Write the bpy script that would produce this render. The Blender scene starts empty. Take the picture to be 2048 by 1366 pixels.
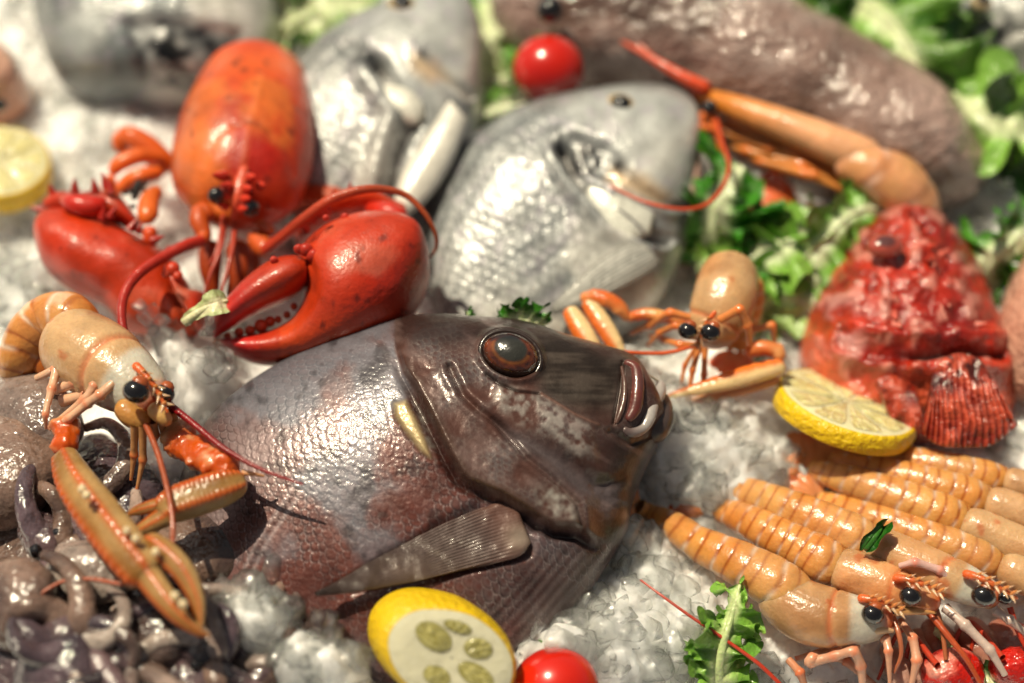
# Fishmonger's ice display. One Blender unit = 10 cm.
import bpy, math, random
import numpy as np
from mathutils import Vector
rng = np.random.default_rng(11)
random.seed(5)
S = bpy.context.scene
S.unit_settings.system = 'METRIC'; S.unit_settings.scale_length = 0.1
A = np.array

# ------------------------------------------------------------------ camera
PITCH = math.radians(58); DIST = 8.2; LENS = 70.0
TGT = A([0, 0, 0.3])
FWD = A([0, math.cos(PITCH), -math.sin(PITCH)]); UPV = A([0, math.sin(PITCH), math.cos(PITCH)]); RGT = A([1., 0, 0])
CAM = TGT - FWD * DIST
cd = bpy.data.cameras.new('camera'); co = bpy.data.objects.new('camera', cd); S.collection.objects.link(co)
co.location = CAM; co.rotation_euler = (math.pi / 2 - PITCH, 0, 0)
cd.lens = LENS; cd.sensor_width = 36; cd.clip_start = 0.1; cd.clip_end = 500
cd.dof.use_dof = True; cd.dof.aperture_fstop = 0.25; cd.dof.focus_distance = 7.52
S.camera = co
# ------------------------------------------------------------------ light
SUN_DIR = A([-0.33, 0.30, 0.89]); SUN_DIR = SUN_DIR / np.linalg.norm(SUN_DIR)   # from the scene to the sun
w = bpy.data.worlds.new('World'); S.world = w; w.use_nodes = True
nt = w.node_tree; bg = nt.nodes['Background']
sky = nt.nodes.new('ShaderNodeTexSky'); sky.sky_type = 'NISHITA'; sky.sun_disc = False
sky.sun_elevation = math.asin(SUN_DIR[2]); sky.sun_rotation = math.atan2(SUN_DIR[0], SUN_DIR[1])
sky.air_density = 0.8; sky.dust_density = 3.0; sky.ozone_density = 0.3
hs = nt.nodes.new('ShaderNodeHueSaturation'); hs.inputs['Saturation'].default_value = .35; nt.links.new(sky.outputs[0], hs.inputs['Color'])   # sky colour muted so the fill light is less blue
tn = nt.nodes.new('ShaderNodeVectorMath'); tn.operation = 'MULTIPLY'; tn.inputs[1].default_value = (1.04, 1.0, .90); nt.links.new(hs.outputs[0], tn.inputs[0])
nt.links.new(tn.outputs[0], bg.inputs[0]); bg.inputs[1].default_value = 0.05
sl = bpy.data.lights.new('sun', 'SUN'); sl.energy = 4.8; sl.angle = math.radians(0.6); sl.color = (1.0, 0.88, 0.64)
so = bpy.data.objects.new('sun', sl); S.collection.objects.link(so)
so.rotation_euler = Vector(SUN_DIR).to_track_quat('Z', 'Y').to_euler(); so.location = (-4, 4, 8)
S.view_settings.view_transform = 'Standard'; S.view_settings.look = 'None'
S.view_settings.exposure = 0.12; S.view_settings.gamma = 1
S.render.engine = 'CYCLES'
S.cycles.max_bounces = 10; S.cycles.transparent_max_bounces = 32; S.cycles.transmission_bounces = 6
S.cycles.use_denoising = True
S.cycles.sample_clamp_indirect = 6.0

# ------------------------------------------------------------------ measuring: pixel of the photograph + height -> point of the bed
def P(px, py, z):
    px, py, z = np.broadcast_arrays(np.asarray(px, float), np.asarray(py, float), np.asarray(z, float))
    a = (px - 1024) / 2048 * 36 / LENS; b = -(py - 683) / 2048 * 36 / LENS
    d = FWD + a[..., None] * RGT + b[..., None] * UPV
    t = (z - CAM[2]) / d[..., 2]
    return CAM + d * t[..., None]
def proj(V):
    r = V - CAM; f = r @ FWD
    return 1024 + (r @ RGT) / f * 2048 * LENS / 36, 683 - (r @ UPV) / f * 2048 * LENS / 36
K = DIST * 36 / LENS / 2048                  # one photo pixel at the middle of the bed
def PP(pts): pts = A(pts, float); return P(pts[:, 0], pts[:, 1], pts[:, 2])
def onplane(px, py, o, n):                   # pixel -> point of a plane
    px = np.asarray(px, float); py = np.asarray(py, float)
    a = (px - 1024) / 2048 * 36 / LENS; b = -(py - 683) / 2048 * 36 / LENS
    d = FWD + a[..., None] * RGT + b[..., None] * UPV
    t = ((o - CAM) @ n) / (d @ n)
    return CAM + d * t[..., None]

# ------------------------------------------------------------------ numbers
def lin(h):
    h = h.lstrip('#'); v = A([int(h[i:i + 2], 16) / 255 for i in (0, 2, 4)])
    return np.where(v <= .04045, v / 12.92, ((v + .055) / 1.055) ** 2.4)
def unit(v): v = np.asarray(v, float); return v / np.maximum(np.linalg.norm(v, axis=-1, keepdims=True), 1e-9)
def sst(x, a=0., b=1.): t = np.clip((x - a) / (b - a), 0, 1); return t * t * (3 - 2 * t)
def hsh(ix, iy, iz, seed=0):
    n = (ix * 374761393 + iy * 668265263 + iz * 1442695041 + seed * 1274126177) & 0xffffffff
    n = ((n ^ (n >> 13)) * 1274126177) & 0xffffffff
    n = ((n ^ (n >> 16)) * 668265263) & 0xffffffff
    n = n ^ (n >> 15)
    return (n & 0xffffff) / float(0xffffff)
def vn(p, seed=0):
    i = np.floor(p).astype(np.int64); f = p - i; f = f * f * (3 - 2 * f)
    r = 0
    for dx in (0, 1):
        for dy in (0, 1):
            for dz in (0, 1):
                wgt = (f[..., 0] if dx else 1 - f[..., 0]) * (f[..., 1] if dy else 1 - f[..., 1]) * (f[..., 2] if dz else 1 - f[..., 2])
                r = r + wgt * hsh(i[..., 0] + dx, i[..., 1] + dy, i[..., 2] + dz, seed)
    return r * 2 - 1
def fbm(p, sc, o=3, seed=0):
    p = np.asarray(p, float) * sc; r = 0; a = 1; tot = 0
    for k in range(o): r = r + a * vn(p * 2 ** k + 17.3 * k, seed + k); tot += a; a *= .5
    return r / tot
def fb2(x, y, sc, o=3, seed=0): return fbm(np.stack([x, y, np.zeros_like(x)], -1), sc, o, seed)
def cr(c, n=None, t=None):                   # Catmull-Rom through the rows of c
    c = np.asarray(c, float)
    if c.ndim == 1: c = c[:, None]; one = True
    else: one = False
    m = len(c)
    if t is None: t = np.linspace(0, 1, n)
    x = np.clip(t, 0, 1) * (m - 1); i = np.minimum(x.astype(int), m - 2); f = (x - i)[:, None]
    e = np.vstack([2 * c[0] - c[1], c, 2 * c[-1] - c[-2]])
    p0, p1, p2, p3 = e[i], e[i + 1], e[i + 2], e[i + 3]
    r = .5 * (2 * p1 + (p2 - p0) * f + (2 * p0 - 5 * p1 + 4 * p2 - p3) * f ** 2 + (3 * p1 - p0 - 3 * p2 + p3) * f ** 3)
    return r[:, 0] if one else r
def pline(x, y, pts):                        # distance to a polyline and the side (+ = left of its direction on screen)
    best = np.full(x.shape, 1e9); side = np.zeros(x.shape)
    pts = A(pts, float)
    for a, b in zip(pts[:-1], pts[1:]):
        d = b - a; L = d @ d
        t = np.clip(((x - a[0]) * d[0] + (y - a[1]) * d[1]) / L, 0, 1)
        dx = x - a[0] - t * d[0]; dy = y - a[1] - t * d[1]; q = np.hypot(dx, dy)
        s = np.sign(d[0] * dy - d[1] * dx)
        m = q < best; best = np.where(m, q, best); side = np.where(m, s, side)
    return best, side
def polym(x, y, pts, feather=6):             # soft inside-mask of a polygon
    pts = A(pts, float); c = np.vstack([pts, pts[:1]])
    d, _ = pline(x, y, c); ins = np.zeros(x.shape, bool)
    for a, b in zip(c[:-1], c[1:]):
        k = (a[1] > y) != (b[1] > y)
        with np.errstate(divide='ignore', invalid='ignore'):
            ins ^= k & (x < (b[0] - a[0]) * (y - a[1]) / (b[1] - a[1] if b[1] != a[1] else 1e-9) + a[0])
    return sst(np.where(ins, d, -d), -feather, feather)
def mix(a, b, t): return a + (b - a) * np.asarray(t)[..., None]

# ------------------------------------------------------------------ mesh
LOC = {}
def link(o): S.collection.objects.link(o); return o
def wl(o):
    v = np.zeros(3)
    while o is not None: v = v + A(o.location); o = o.parent
    return v
def make(name, V, F, mat, parent=None, col=None, smooth=True):
    V = np.asarray(V, float).reshape(-1, 3)
    if parent is None: org = A([V[:, 0].mean(), V[:, 1].mean(), V[:, 2].min()])
    else: org = wl(parent)
    me = bpy.data.meshes.new(name)
    Fs = F if isinstance(F, list) else [F]
    Fs = [np.asarray(f, np.int64) for f in Fs if len(f)]
    me.vertices.add(len(V)); me.vertices.foreach_set('co', (V - org).astype(np.float32).ravel())
    nl = sum(f.size for f in Fs); npoly = sum(len(f) for f in Fs)
    me.loops.add(nl); me.loops.foreach_set('vertex_index', np.concatenate([f.ravel() for f in Fs]).astype(np.int32))
    me.polygons.add(npoly)
    st = []; k = 0
    for f in Fs: st.append(k + np.arange(len(f)) * f.shape[1]); k += f.size
    me.polygons.foreach_set('loop_start', np.concatenate(st).astype(np.int32))
    me.update(calc_edges=True); me.validate()
    me.polygons.foreach_set('use_smooth', np.full(len(me.polygons), smooth))
    if col is not None:
        c = np.ones((len(V), 4), np.float32); c[:, :3] = np.clip(np.broadcast_to(np.asarray(col).reshape(-1, 3) if np.ndim(col) > 1 else col, (len(V), 3)), 0, 1)
        at = me.attributes.new('col', 'FLOAT_COLOR', 'POINT'); at.data.foreach_set('color', c.ravel())
    me.materials.append(mat)
    o = bpy.data.objects.new(name, me); link(o)
    if parent is None: o.location = org
    else: o.parent = parent
    return o
def tag(o, label, cat, group=None, kind=None):
    if label: o['label'] = label
    if cat: o['category'] = cat
    if group: o['group'] = group
    if kind: o['kind'] = kind
    return o
def thing(name, loc, label, cat, group=None):
    o = bpy.data.objects.new(name, None); link(o); o.location = tuple(float(q) for q in loc); o.empty_display_size = .1
    return tag(o, label, cat, group)
def gq(n, k, closed):                        # quads of an n x k grid, rows = along, columns = around
    i = np.arange(n - 1)[:, None]; j = np.arange(k if closed else k - 1)[None, :]; j2 = (j + 1) % k
    return np.stack([i * k + j, i * k + j2, (i + 1) * k + j2, (i + 1) * k + j], -1).reshape(-1, 4)
class Bag:                                   # several shells gathered into one part
    def __init__(s): s.V = []; s.F = []; s.C = []; s.n = 0
    def add(s, VF, col=(1, 1, 1)):
        V, F = VF[0].reshape(-1, 3), VF[1]
        s.V.append(V); s.F.append(np.asarray(F) + s.n); s.n += len(V)
        s.C.append(np.broadcast_to(np.asarray(col, float).reshape(-1, 3) if np.ndim(col) > 1 else A(col, float), (len(V), 3)).copy())
        return s
    def each(s, name, mat, parent):
        for v, f, c in zip(s.V, s.F, s.C): make(name, v, f - f.min(), mat, parent, c)
    def make(s, name, mat, parent=None, smooth=True):
        g = {}
        for f in s.F: g.setdefault(f.shape[1], []).append(f)
        return make(name, np.concatenate(s.V), [np.concatenate(v) for v in g.values()], mat, parent, np.concatenate(s.C), smooth)

def tube(ctrl, rad, n=40, k=16, up=(0, 0, 1), ends=True, fn=None, linear=False, power=2.0, flat=None):
    """shell round a 3D path; rad (m,) or (m,2) = side / up radii; fn(s, th, V) -> radial factor offset, colour"""
    ctrl = np.asarray(ctrl, float); rad = np.asarray(rad, float)
    if rad.ndim == 1: rad = np.stack([rad, rad], -1)
    t = np.linspace(0, 1, n)
    if ends: t = .5 - .5 * np.cos(np.pi * t) if ends is True else t
    m = len(ctrl)
    if linear:
        x = np.linspace(0, 1, m); C = np.stack([np.interp(t, x, ctrl[:, q]) for q in range(3)], -1)
        R = np.stack([np.interp(t, x, rad[:, q]) for q in range(2)], -1)
        for _ in range(2): C[1:-1] = (C[:-2] + 2 * C[1:-1] + C[2:]) / 4
    else:
        C = cr(ctrl, t=t); R = np.stack([np.interp(t, np.linspace(0, 1, m), rad[:, q]) for q in range(2)], -1)
        R = cr(rad, t=t); R = np.maximum(R, rad.min() * .5)
    T = unit(np.gradient(C, axis=0))
    u = A(up, float); Nn = []
    sd = unit(np.cross(T[0], u)); 
    if not np.isfinite(sd).all() or abs(T[0] @ unit(u)) > .98: sd = unit(np.cross(T[0], A([.3, 1, .2])))
    SD = [sd]
    for q in range(1, n):
        s1 = SD[-1] - T[q] * (SD[-1] @ T[q]); SD.append(unit(s1))
    SD = A(SD)
    if flat is not None:                     # keep the section's up axis near the hint
        SD = unit(np.cross(T, u[None, :]))
    UP = np.cross(SD, T)
    if ends:
        e = (1 - np.abs(2 * np.linspace(0, 1, n) - 1) ** 2) if False else None
        L = np.concatenate([[0], np.cumsum(np.linalg.norm(np.diff(C, axis=0), axis=1))]); Lt = L[-1]
        r0 = R[0].mean(); r1 = R[-1].mean()
        f = np.ones(n)
        a = np.clip(L / max(r0, 1e-6), 0, 1); b = np.clip((Lt - L) / max(r1, 1e-6), 0, 1)
        f = np.sqrt(np.maximum(1 - (1 - a) ** power, 0)) * np.sqrt(np.maximum(1 - (1 - b) ** power, 0))
        R = R * np.maximum(f, .02)[:, None]
    th = np.linspace(0, 2 * np.pi, k, endpoint=False)
    c_, s_ = np.cos(th), np.sin(th)
    D = SD[:, None] * (R[:, 0, None] * c_)[..., None] + UP[:, None] * (R[:, 1, None] * s_)[..., None]
    V = C[:, None] + D; col = None
    if fn is not None:
        s = t[:, None] + 0 * th[None]; thh = th[None] + 0 * t[:, None]
        d, col = fn(s, thh, V)
        if d is not None: V = V + D * np.asarray(d)[..., None]
    return (V, gq(n, k, True), col)
def tubem(name, ctrl, rad, mat, parent, col=None, **kw):
    V, F, c = tube(ctrl, rad, **kw)
    return make(name, V, F, mat, parent, c if c is not None else col)
def slab(T, B, H, o, n, nu=60, nt=48, low=.8, power=.5, taper=True, up_share=.5, flatness=1.0, fn=None, u0=None):
    """solid between two outline curves on a plane: domed section of height H(u); fn(PX,PY,u,v,up,V,N)->(lift,colour)"""
    T = A(T, float); B = A(B, float); n = unit(n)
    u = np.linspace(0, 1, nu); u = .5 - .5 * np.cos(np.pi * u) if taper else u
    if u0 is not None: u = u0
    Tc, Bc, Hc = cr(T, t=u), cr(B, t=u), np.maximum(cr(A(H, float), t=u), 0.001)
    T3, B3 = onplane(Tc[:, 0], Tc[:, 1], o, n), onplane(Bc[:, 0], Bc[:, 1], o, n)
    if taper:
        f = np.sqrt(np.clip(np.minimum(u, 1 - u) / .05, 0, 1)); f = np.maximum(np.sin(f * np.pi / 2), .03)
        Hc = Hc * f
    ku = int(nt * up_share); kl = nt - ku
    th = np.concatenate([np.linspace(0, np.pi, ku, endpoint=False), np.linspace(np.pi, 2 * np.pi, kl, endpoint=False)])
    v = (1 - np.cos(th)) / 2; sn = np.sin(th)
    h = np.sign(sn) * np.abs(sn) ** (power * 2) * np.where(sn < 0, low, 1)
    V = T3[:, None] + (B3 - T3)[:, None] * v[None, :, None] + n * (Hc[:, None] * h[None])[..., None]
    col = None
    if fn is not None:
        px, py = proj(V)
        uu = u[:, None] + 0 * v[None]; vv = v[None] + 0 * u[:, None]
        d, col = fn(px, py, uu, vv, (sn > -1e-6)[None] | np.zeros((nu, 1), bool), V)
        if d is not None: V = V + n * (np.asarray(d) * (sn > 1e-6)[None])[..., None]
    return (V, gq(nu, len(th), True), col)
def slabm(name, T, B, H, o, n, mat, parent, col=None, **kw):
    V, F, c = slab(T, B, H, o, n, **kw)
    return make(name, V, F, mat, parent, c if c is not None else col)
def ball(c, r, nu=20, nv=28, ax=None):
    """ellipsoid; r scalar or 3; ax = 3x3 rows of axes"""
    r = np.broadcast_to(A(r, float), (3,)); ph = np.linspace(.001, np.pi - .001, nu); th = np.linspace(0, 2 * np.pi, nv, endpoint=False)
    d = np.stack([np.sin(ph)[:, None] * np.cos(th), np.sin(ph)[:, None] * np.sin(th), np.cos(ph)[:, None] + 0 * th], -1) * r
    if ax is not None: d = d @ A(ax)
    return (A(c) + d, gq(nu, nv, True), None)
def cone(a, b, r, k=7, curve=(0, 0, 0)):
    a, b = A(a, float), A(b, float); m = (a + b) / 2 + A(curve)
    return tube([a, m, b], [r, r * .6, r * .06], n=7, k=k, ends=False)

# ------------------------------------------------------------------ materials
def newmat(name):
    m = bpy.data.materials.new(name); m.use_nodes = True; return m, m.node_tree, m.node_tree.nodes['Principled BSDF']
def skin(name, rough=.35, col=None, sss=0, srad=(1, .35, .15), sscale=.05, coat=0., coatr=.06, metal=0., var=.18, varscale=6., speck=0., bumps=((30, .25),), spec=.5, rvar=0., trans=0., ior=1.45):
    m, t, b = newmat(name); N = t.nodes.new; L = t.links.new
    tc = N('ShaderNodeTexCoord')
    if col is None:
        at = N('ShaderNodeAttribute'); at.attribute_name = 'col'; cs = at.outputs['Color']
    else:
        rg = N('ShaderNodeRGB'); rg.outputs[0].default_value = (*[float(q) for q in col], 1); cs = rg.outputs[0]
    if var:
        nz = N('ShaderNodeTexNoise'); nz.inputs['Scale'].default_value = varscale; nz.inputs['Detail'].default_value = 6; nz.inputs['Roughness'].default_value = .65
        L(tc.outputs['Object'], nz.inputs['Vector'])
        mr = N('ShaderNodeMapRange'); mr.inputs[1].default_value = .3; mr.inputs[2].default_value = .7
        mr.inputs[3].default_value = .84 * (1 - var); mr.inputs[4].default_value = .84 * (1 + var)
        L(nz.outputs[0], mr.inputs[0])
        mx = N('ShaderNodeVectorMath'); mx.operation = 'SCALE'; L(cs, mx.inputs[0]); L(mr.outputs[0], mx.inputs['Scale']); cs = mx.outputs[0]
    if speck:
        vz = N('ShaderNodeTexNoise'); vz.inputs['Scale'].default_value = varscale * 9; vz.inputs['Detail'].default_value = 2; L(tc.outputs['Object'], vz.inputs['Vector'])
        m2 = N('ShaderNodeMapRange'); m2.inputs[1].default_value = .52; m2.inputs[2].default_value = .66; m2.inputs[3].default_value = 1; m2.inputs[4].default_value = 1 - speck
        L(vz.outputs[0], m2.inputs[0]); mx = N('ShaderNodeVectorMath'); mx.operation = 'SCALE'; L(cs, mx.inputs[0]); L(m2.outputs[0], mx.inputs['Scale']); cs = mx.outputs[0]
    L(cs, b.inputs['Base Color'])
    b.inputs['Roughness'].default_value = rough; b.inputs['Metallic'].default_value = metal; b.inputs['Specular IOR Level'].default_value = spec
    b.inputs['IOR'].default_value = ior
    if rvar:
        nr = N('ShaderNodeTexNoise'); nr.inputs['Scale'].default_value = 9; nr.inputs['Detail'].default_value = 4; L(tc.outputs['Object'], nr.inputs['Vector'])
        m3 = N('ShaderNodeMapRange'); m3.inputs[1].default_value = .35; m3.inputs[2].default_value = .65; m3.inputs[3].default_value = max(rough - rvar, .03); m3.inputs[4].default_value = rough + rvar
        L(nr.outputs[0], m3.inputs[0]); L(m3.outputs[0], b.inputs['Roughness'])
    if sss:
        b.inputs['Subsurface Weight'].default_value = sss; b.inputs['Subsurface Radius'].default_value = srad; b.inputs['Subsurface Scale'].default_value = sscale
    b.inputs['Coat Weight'].default_value = coat; b.inputs['Coat Roughness'].default_value = coatr
    b.inputs['Transmission Weight'].default_value = trans
    prev = None
    for sc_, st in bumps:
        nb = N('ShaderNodeTexNoise'); nb.inputs['Scale'].default_value = sc_; nb.inputs['Detail'].default_value = 3; L(tc.outputs['Object'], nb.inputs['Vector'])
        bp = N('ShaderNodeBump'); bp.inputs['Strength'].default_value = 1; bp.inputs['Distance'].default_value = st / sc_ * (.3 if sc_ < 25 else .4)
        L(nb.outputs[0], bp.inputs['Height'])
        if prev: L(prev, bp.inputs['Normal'])
        prev = bp.outputs[0]
    if prev:
        L(prev, b.inputs['Normal']); L(prev, b.inputs['Coat Normal'])
    return m

# ice: clear skin over a cloudy white body, lets light through in layers
def icemat(name, clear, cloud, trl, bump=1., sss=0, refr=.1):
    m, t, b = newmat(name); N = t.nodes.new; L = t.links.new
    t.nodes.remove(b); tc = N('ShaderNodeTexCoord')
    nz = N('ShaderNodeTexNoise'); nz.inputs['Scale'].default_value = 6; nz.inputs['Detail'].default_value = 5; L(tc.outputs['Object'], nz.inputs['Vector'])
    mr = N('ShaderNodeMapRange'); mr.inputs[1].default_value = .35; mr.inputs[2].default_value = .65
    mr.inputs[3].default_value = clear[0]; mr.inputs[4].default_value = clear[1]; L(nz.outputs[0], mr.inputs[0])
    n1 = N('ShaderNodeTexNoise'); n1.inputs['Scale'].default_value = 20; n1.inputs['Detail'].default_value = 4; L(tc.outputs['Object'], n1.inputs['Vector'])
    b1 = N('ShaderNodeBump'); b1.inputs['Strength'].default_value = 1; b1.inputs['Distance'].default_value = .02 * bump; L(n1.outputs[0], b1.inputs['Height'])
    n2 = N('ShaderNodeTexNoise'); n2.inputs['Scale'].default_value = 75; n2.inputs['Detail'].default_value = 2; L(tc.outputs['Object'], n2.inputs['Vector'])
    b2 = N('ShaderNodeBump'); b2.inputs['Strength'].default_value = 1; b2.inputs['Distance'].default_value = .005 * bump; L(n2.outputs[0], b2.inputs['Height']); L(b1.outputs[0], b2.inputs['Normal'])
    v1 = N('ShaderNodeTexVoronoi'); v1.inputs['Scale'].default_value = 13; L(tc.outputs['Object'], v1.inputs['Vector'])
    b3 = N('ShaderNodeBump'); b3.inputs['Strength'].default_value = 1; b3.inputs['Distance'].default_value = .007 * bump; L(v1.outputs['Color'], b3.inputs['Height']); L(b2.outputs[0], b3.inputs['Normal']); b2 = b3
    df = N('ShaderNodeBsdfDiffuse'); df.inputs[0].default_value = (*cloud, 1); L(b1.outputs[0], df.inputs['Normal'])
    tl = N('ShaderNodeBsdfTranslucent'); tl.inputs[0].default_value = (*cloud, 1)
    def mx(f, a, c):
        q = N('ShaderNodeMixShader'); L(a.outputs[0], q.inputs[1]); L(c.outputs[0], q.inputs[2])
        if hasattr(f, 'outputs'): L(f.outputs[0], q.inputs[0])
        else: q.inputs[0].default_value = f
        return q
    body = mx(trl, df, tl)
    if sss:
        body = N('ShaderNodeSubsurfaceScattering'); body.inputs['Color'].default_value = (*cloud, 1); body.inputs['Scale'].default_value = sss; body.inputs['Radius'].default_value = (1, .97, .93); body.inputs['IOR'].default_value = 1.31
        L(b1.outputs[0], body.inputs['Normal'])
    rf = N('ShaderNodeBsdfRefraction'); rf.inputs['IOR'].default_value = 1.31; rf.inputs['Roughness'].default_value = .08; rf.inputs[0].default_value = (.99, .995, .99, 1); L(b2.outputs[0], rf.inputs['Normal'])
    tr = N('ShaderNodeBsdfTransparent'); tr.inputs[0].default_value = (.985, .99, .985, 1)
    clr = mx(1 - refr, rf, tr)
    inner = mx(mr, body, clr)
    fr = N('ShaderNodeFresnel'); fr.inputs['IOR'].default_value = 1.45
    gl = N('ShaderNodeBsdfGlossy'); gl.inputs['Roughness'].default_value = .05; L(b2.outputs[0], gl.inputs['Normal'])
    fm = N('ShaderNodeMapRange'); fm.inputs[1].default_value = .02; fm.inputs[2].default_value = .8; fm.inputs[3].default_value = .07; fm.inputs[4].default_value = .22; L(fr.outputs[0], fm.inputs[0])
    L(mx(fm, inner, gl).outputs[0], t.nodes['Material Output'].inputs[0])
    return m

# ------------------------------------------------------------------ the ice bed
MOUNDS = [(1320, 1220, .30, 120), (1200, 1290, .32, 90), (1250, 1090, .22, 40), (1100, 1330, .40, 60), (1420, 900, .26, 90), (1340, 860, .28, 60), (1250, 760, .24, 60), (350, 730, .50, 75), (420, 800, .45, 60), (600, 1330, .66, 85), (500, 1250, .62, 75), (690, 1390, .42, 60), (440, 1160, .46, 50),
          (330, 960, .42, 70), (450, 1060, .40, 60), (1500, 900, .12, 150), (200, 300, .10, 160), (1350, 960, .16, 60), (1620, 1310, .10, 60), (30, 700, .30, 80), (90, 560, .25, 70), (220, 600, .3, 60),
          (560, 620, .12, 120), (950, 590, .15, 90), (1280, 120, .28, 90), (800, 1330, .26, 120), (1000, 1360, .2, 120), (850, 900, .12, 200)]
def ground(x, y):
    z = .04 + .08 * fb2(x, y, 1.1, 2, 3) + .05 * fb2(x, y, 3.2, 2, 9)
    for px, py, a, sg in MOUNDS:
        c = P(px, py, a * .8); s = sg * K
        z = np.maximum(z, z * .5 + a * np.exp(-(((x - c[0]) ** 2 + ((y - c[1]) * .9) ** 2) / (2 * s * s)))) if a > .15 else z + a * np.exp(-(((x - c[0]) ** 2 + (y - c[1]) ** 2) / (2 * s * s)))
    return z
def facets(x, y, cell, seed, jit=.9):
    gx, gy = x / cell, y / cell; ix, iy = np.floor(gx).astype(np.int64), np.floor(gy).astype(np.int64)
    b1 = np.full(x.shape, 9.); b2 = np.full(x.shape, 9.); hh = np.zeros(x.shape)
    for dx in (-1, 0, 1):
        for dy in (-1, 0, 1):
            cx, cy = ix + dx, iy + dy; zz = cx * 0
            qx = cx + .5 + (hsh(cx, cy, zz, seed) - .5) * jit; qy = cy + .5 + (hsh(cx, cy, zz, seed + 1) - .5) * jit
            d = np.hypot(gx - qx, gy - qy)
            h = (hsh(cx, cy, zz, seed + 2) - .5) * 1.0 + (gx - qx) * (hsh(cx, cy, zz, seed + 3) - .5) * 1.6 + (gy - qy) * (hsh(cx, cy, zz, seed + 4) - .5) * 1.6
            m = d < b1
            b2 = np.where(m, b1, np.minimum(b2, d)); hh = np.where(m, h, hh); b1 = np.where(m, d, b1)
    e = sst(b2 - b1, 0, .25)
    return hh * e * 1.5 + .25 * np.clip(1 - 1.5 * b1 * b1, 0, 1) - .2
def ice_bed():
    xs = np.concatenate([np.linspace(-6, -2.7, 60, endpoint=False), np.arange(-2.7, 2.7, .0105), np.linspace(2.7, 6, 60)])
    ys = np.concatenate([np.linspace(-5, -2.3, 50, endpoint=False), np.arange(-2.3, 2.6, .0105), np.linspace(2.6, 6, 60)])
    X, Y = np.meshgrid(xs, ys, indexing='ij')
    wx = X + .03 * fb2(X, Y, 9, 2, 31); wy = Y + .03 * fb2(X, Y, 9, 2, 41)
    Z = ground(X, Y) + .036 * facets(wx, wy, .16, 5) + .026 * facets(wx, wy, .085, 15) + .011 * facets(wx, wy, .04, 25) + .006 * fb2(X, Y, 40, 2, 2)
    V = np.stack([X, Y, Z], -1)
    o = make('ice_bed', V, gq(len(xs), len(ys), False), ICEB)
    tag(o, 'crushed ice bed of the fish display', None, None, 'structure')
    return o
def ice_chunks(n=1500):
    import bmesh
    var = []
    for k in range(30):
        bm = bmesh.new(); q = unit(rng.normal(size=(13, 3))) * A([1, rng.uniform(.6, 1), rng.uniform(.35, .8)]) * rng.uniform(.75, 1.1, (13, 1))
        for a in q: bm.verts.new(a)
        bmesh.ops.convex_hull(bm, input=bm.verts)
        bmesh.ops.delete(bm, geom=[v for v in bm.verts if not v.link_faces], context='VERTS')
        bmesh.ops.bevel(bm, geom=bm.edges[:], offset=.09 + .08 * (k % 3), segments=2, affect='EDGES', profile=.5, clamp_overlap=True)
        bmesh.ops.triangulate(bm, faces=bm.faces[:]); bm.verts.index_update()
        var.append((A([v.co[:] for v in bm.verts]), A([[v.index for v in f.verts] for f in bm.faces]))); bm.free()
    dg = bpy.context.evaluated_depsgraph_get(); dg.update()
    Vs = []; Fs = []; nvt = 0; cnt = 0; tries = 0
    while cnt < n and tries < n * 4:
        tries += 1
        if rng.random() < .86: px, py = rng.uniform(-120, 2170), rng.uniform(-160, 1500)
        else:
            m = MOUNDS[rng.integers(len(MOUNDS))]; px, py = m[0] + rng.normal() * m[3], m[1] + rng.normal() * m[3]
        g = P(px, py, .1); x, y = float(g[0]), float(g[1])
        hit, loc, nr, idx, ob, _ = S.ray_cast(dg, Vector((x, y, 4)), Vector((0, 0, -1)))
        if not hit or ob.name != 'ice_bed': 
            if rng.random() > .0: continue
        r = float(np.clip(rng.lognormal(math.log(.058), .4), .025, .12))
        q0, f0 = var[rng.integers(30)]; q = q0 * r; Fs.append(f0 + nvt); nvt += len(q0)
        al, be = rng.uniform(0, 6.28), rng.normal() * .5; ca, sa = math.cos(al), math.sin(al); cb, sb = math.cos(be), math.sin(be)
        q = q @ A([[1, 0, 0], [0, cb, -sb], [0, sb, cb]]) @ A([[ca, -sa, 0], [sa, ca, 0], [0, 0, 1]])
        Vs.append(q + A([x, y, loc.z + r * rng.uniform(-.25, .22)])); cnt += 1
    for (px, py, z, r, sz) in EXTRA_ICE:
        for k in range(r // 2):
            a = rng.normal(size=2) * sz; g = P(px + a[0], py + a[1], z) 
            q0, f0 = var[rng.integers(30)]; q = q0 * float(rng.uniform(.03, .08)); Fs.append(f0 + nvt); nvt += len(q0); al = rng.uniform(0, 6.28); ca, sa = math.cos(al), math.sin(al)
            Vs.append(q @ A([[ca, -sa, 0], [sa, ca, 0], [0, 0, 1]]) + g - A([0, 0, abs(rng.normal()) * .04]))
    M = len(Vs)
    o = make('crushed_ice', np.concatenate(Vs), np.concatenate(Fs), ICEC)
    tag(o, 'loose crushed ice lumps scattered over the bed', None, None, 'stuff')
    print('chunks', M)
EXTRA_ICE = [(560, 1235, .68, 26, 30), (640, 1275, .66, 26, 30), (480, 1170, .62, 20, 26), (715, 1310, .62, 14, 22), (470, 1110, .45, 30, 30), (560, 1190, .55, 40, 40), (640, 1220, .5, 25, 35), (300, 640, .62, 14, 22), (430, 700, .66, 16, 22), (410, 650, .7, 8, 14)]
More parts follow.
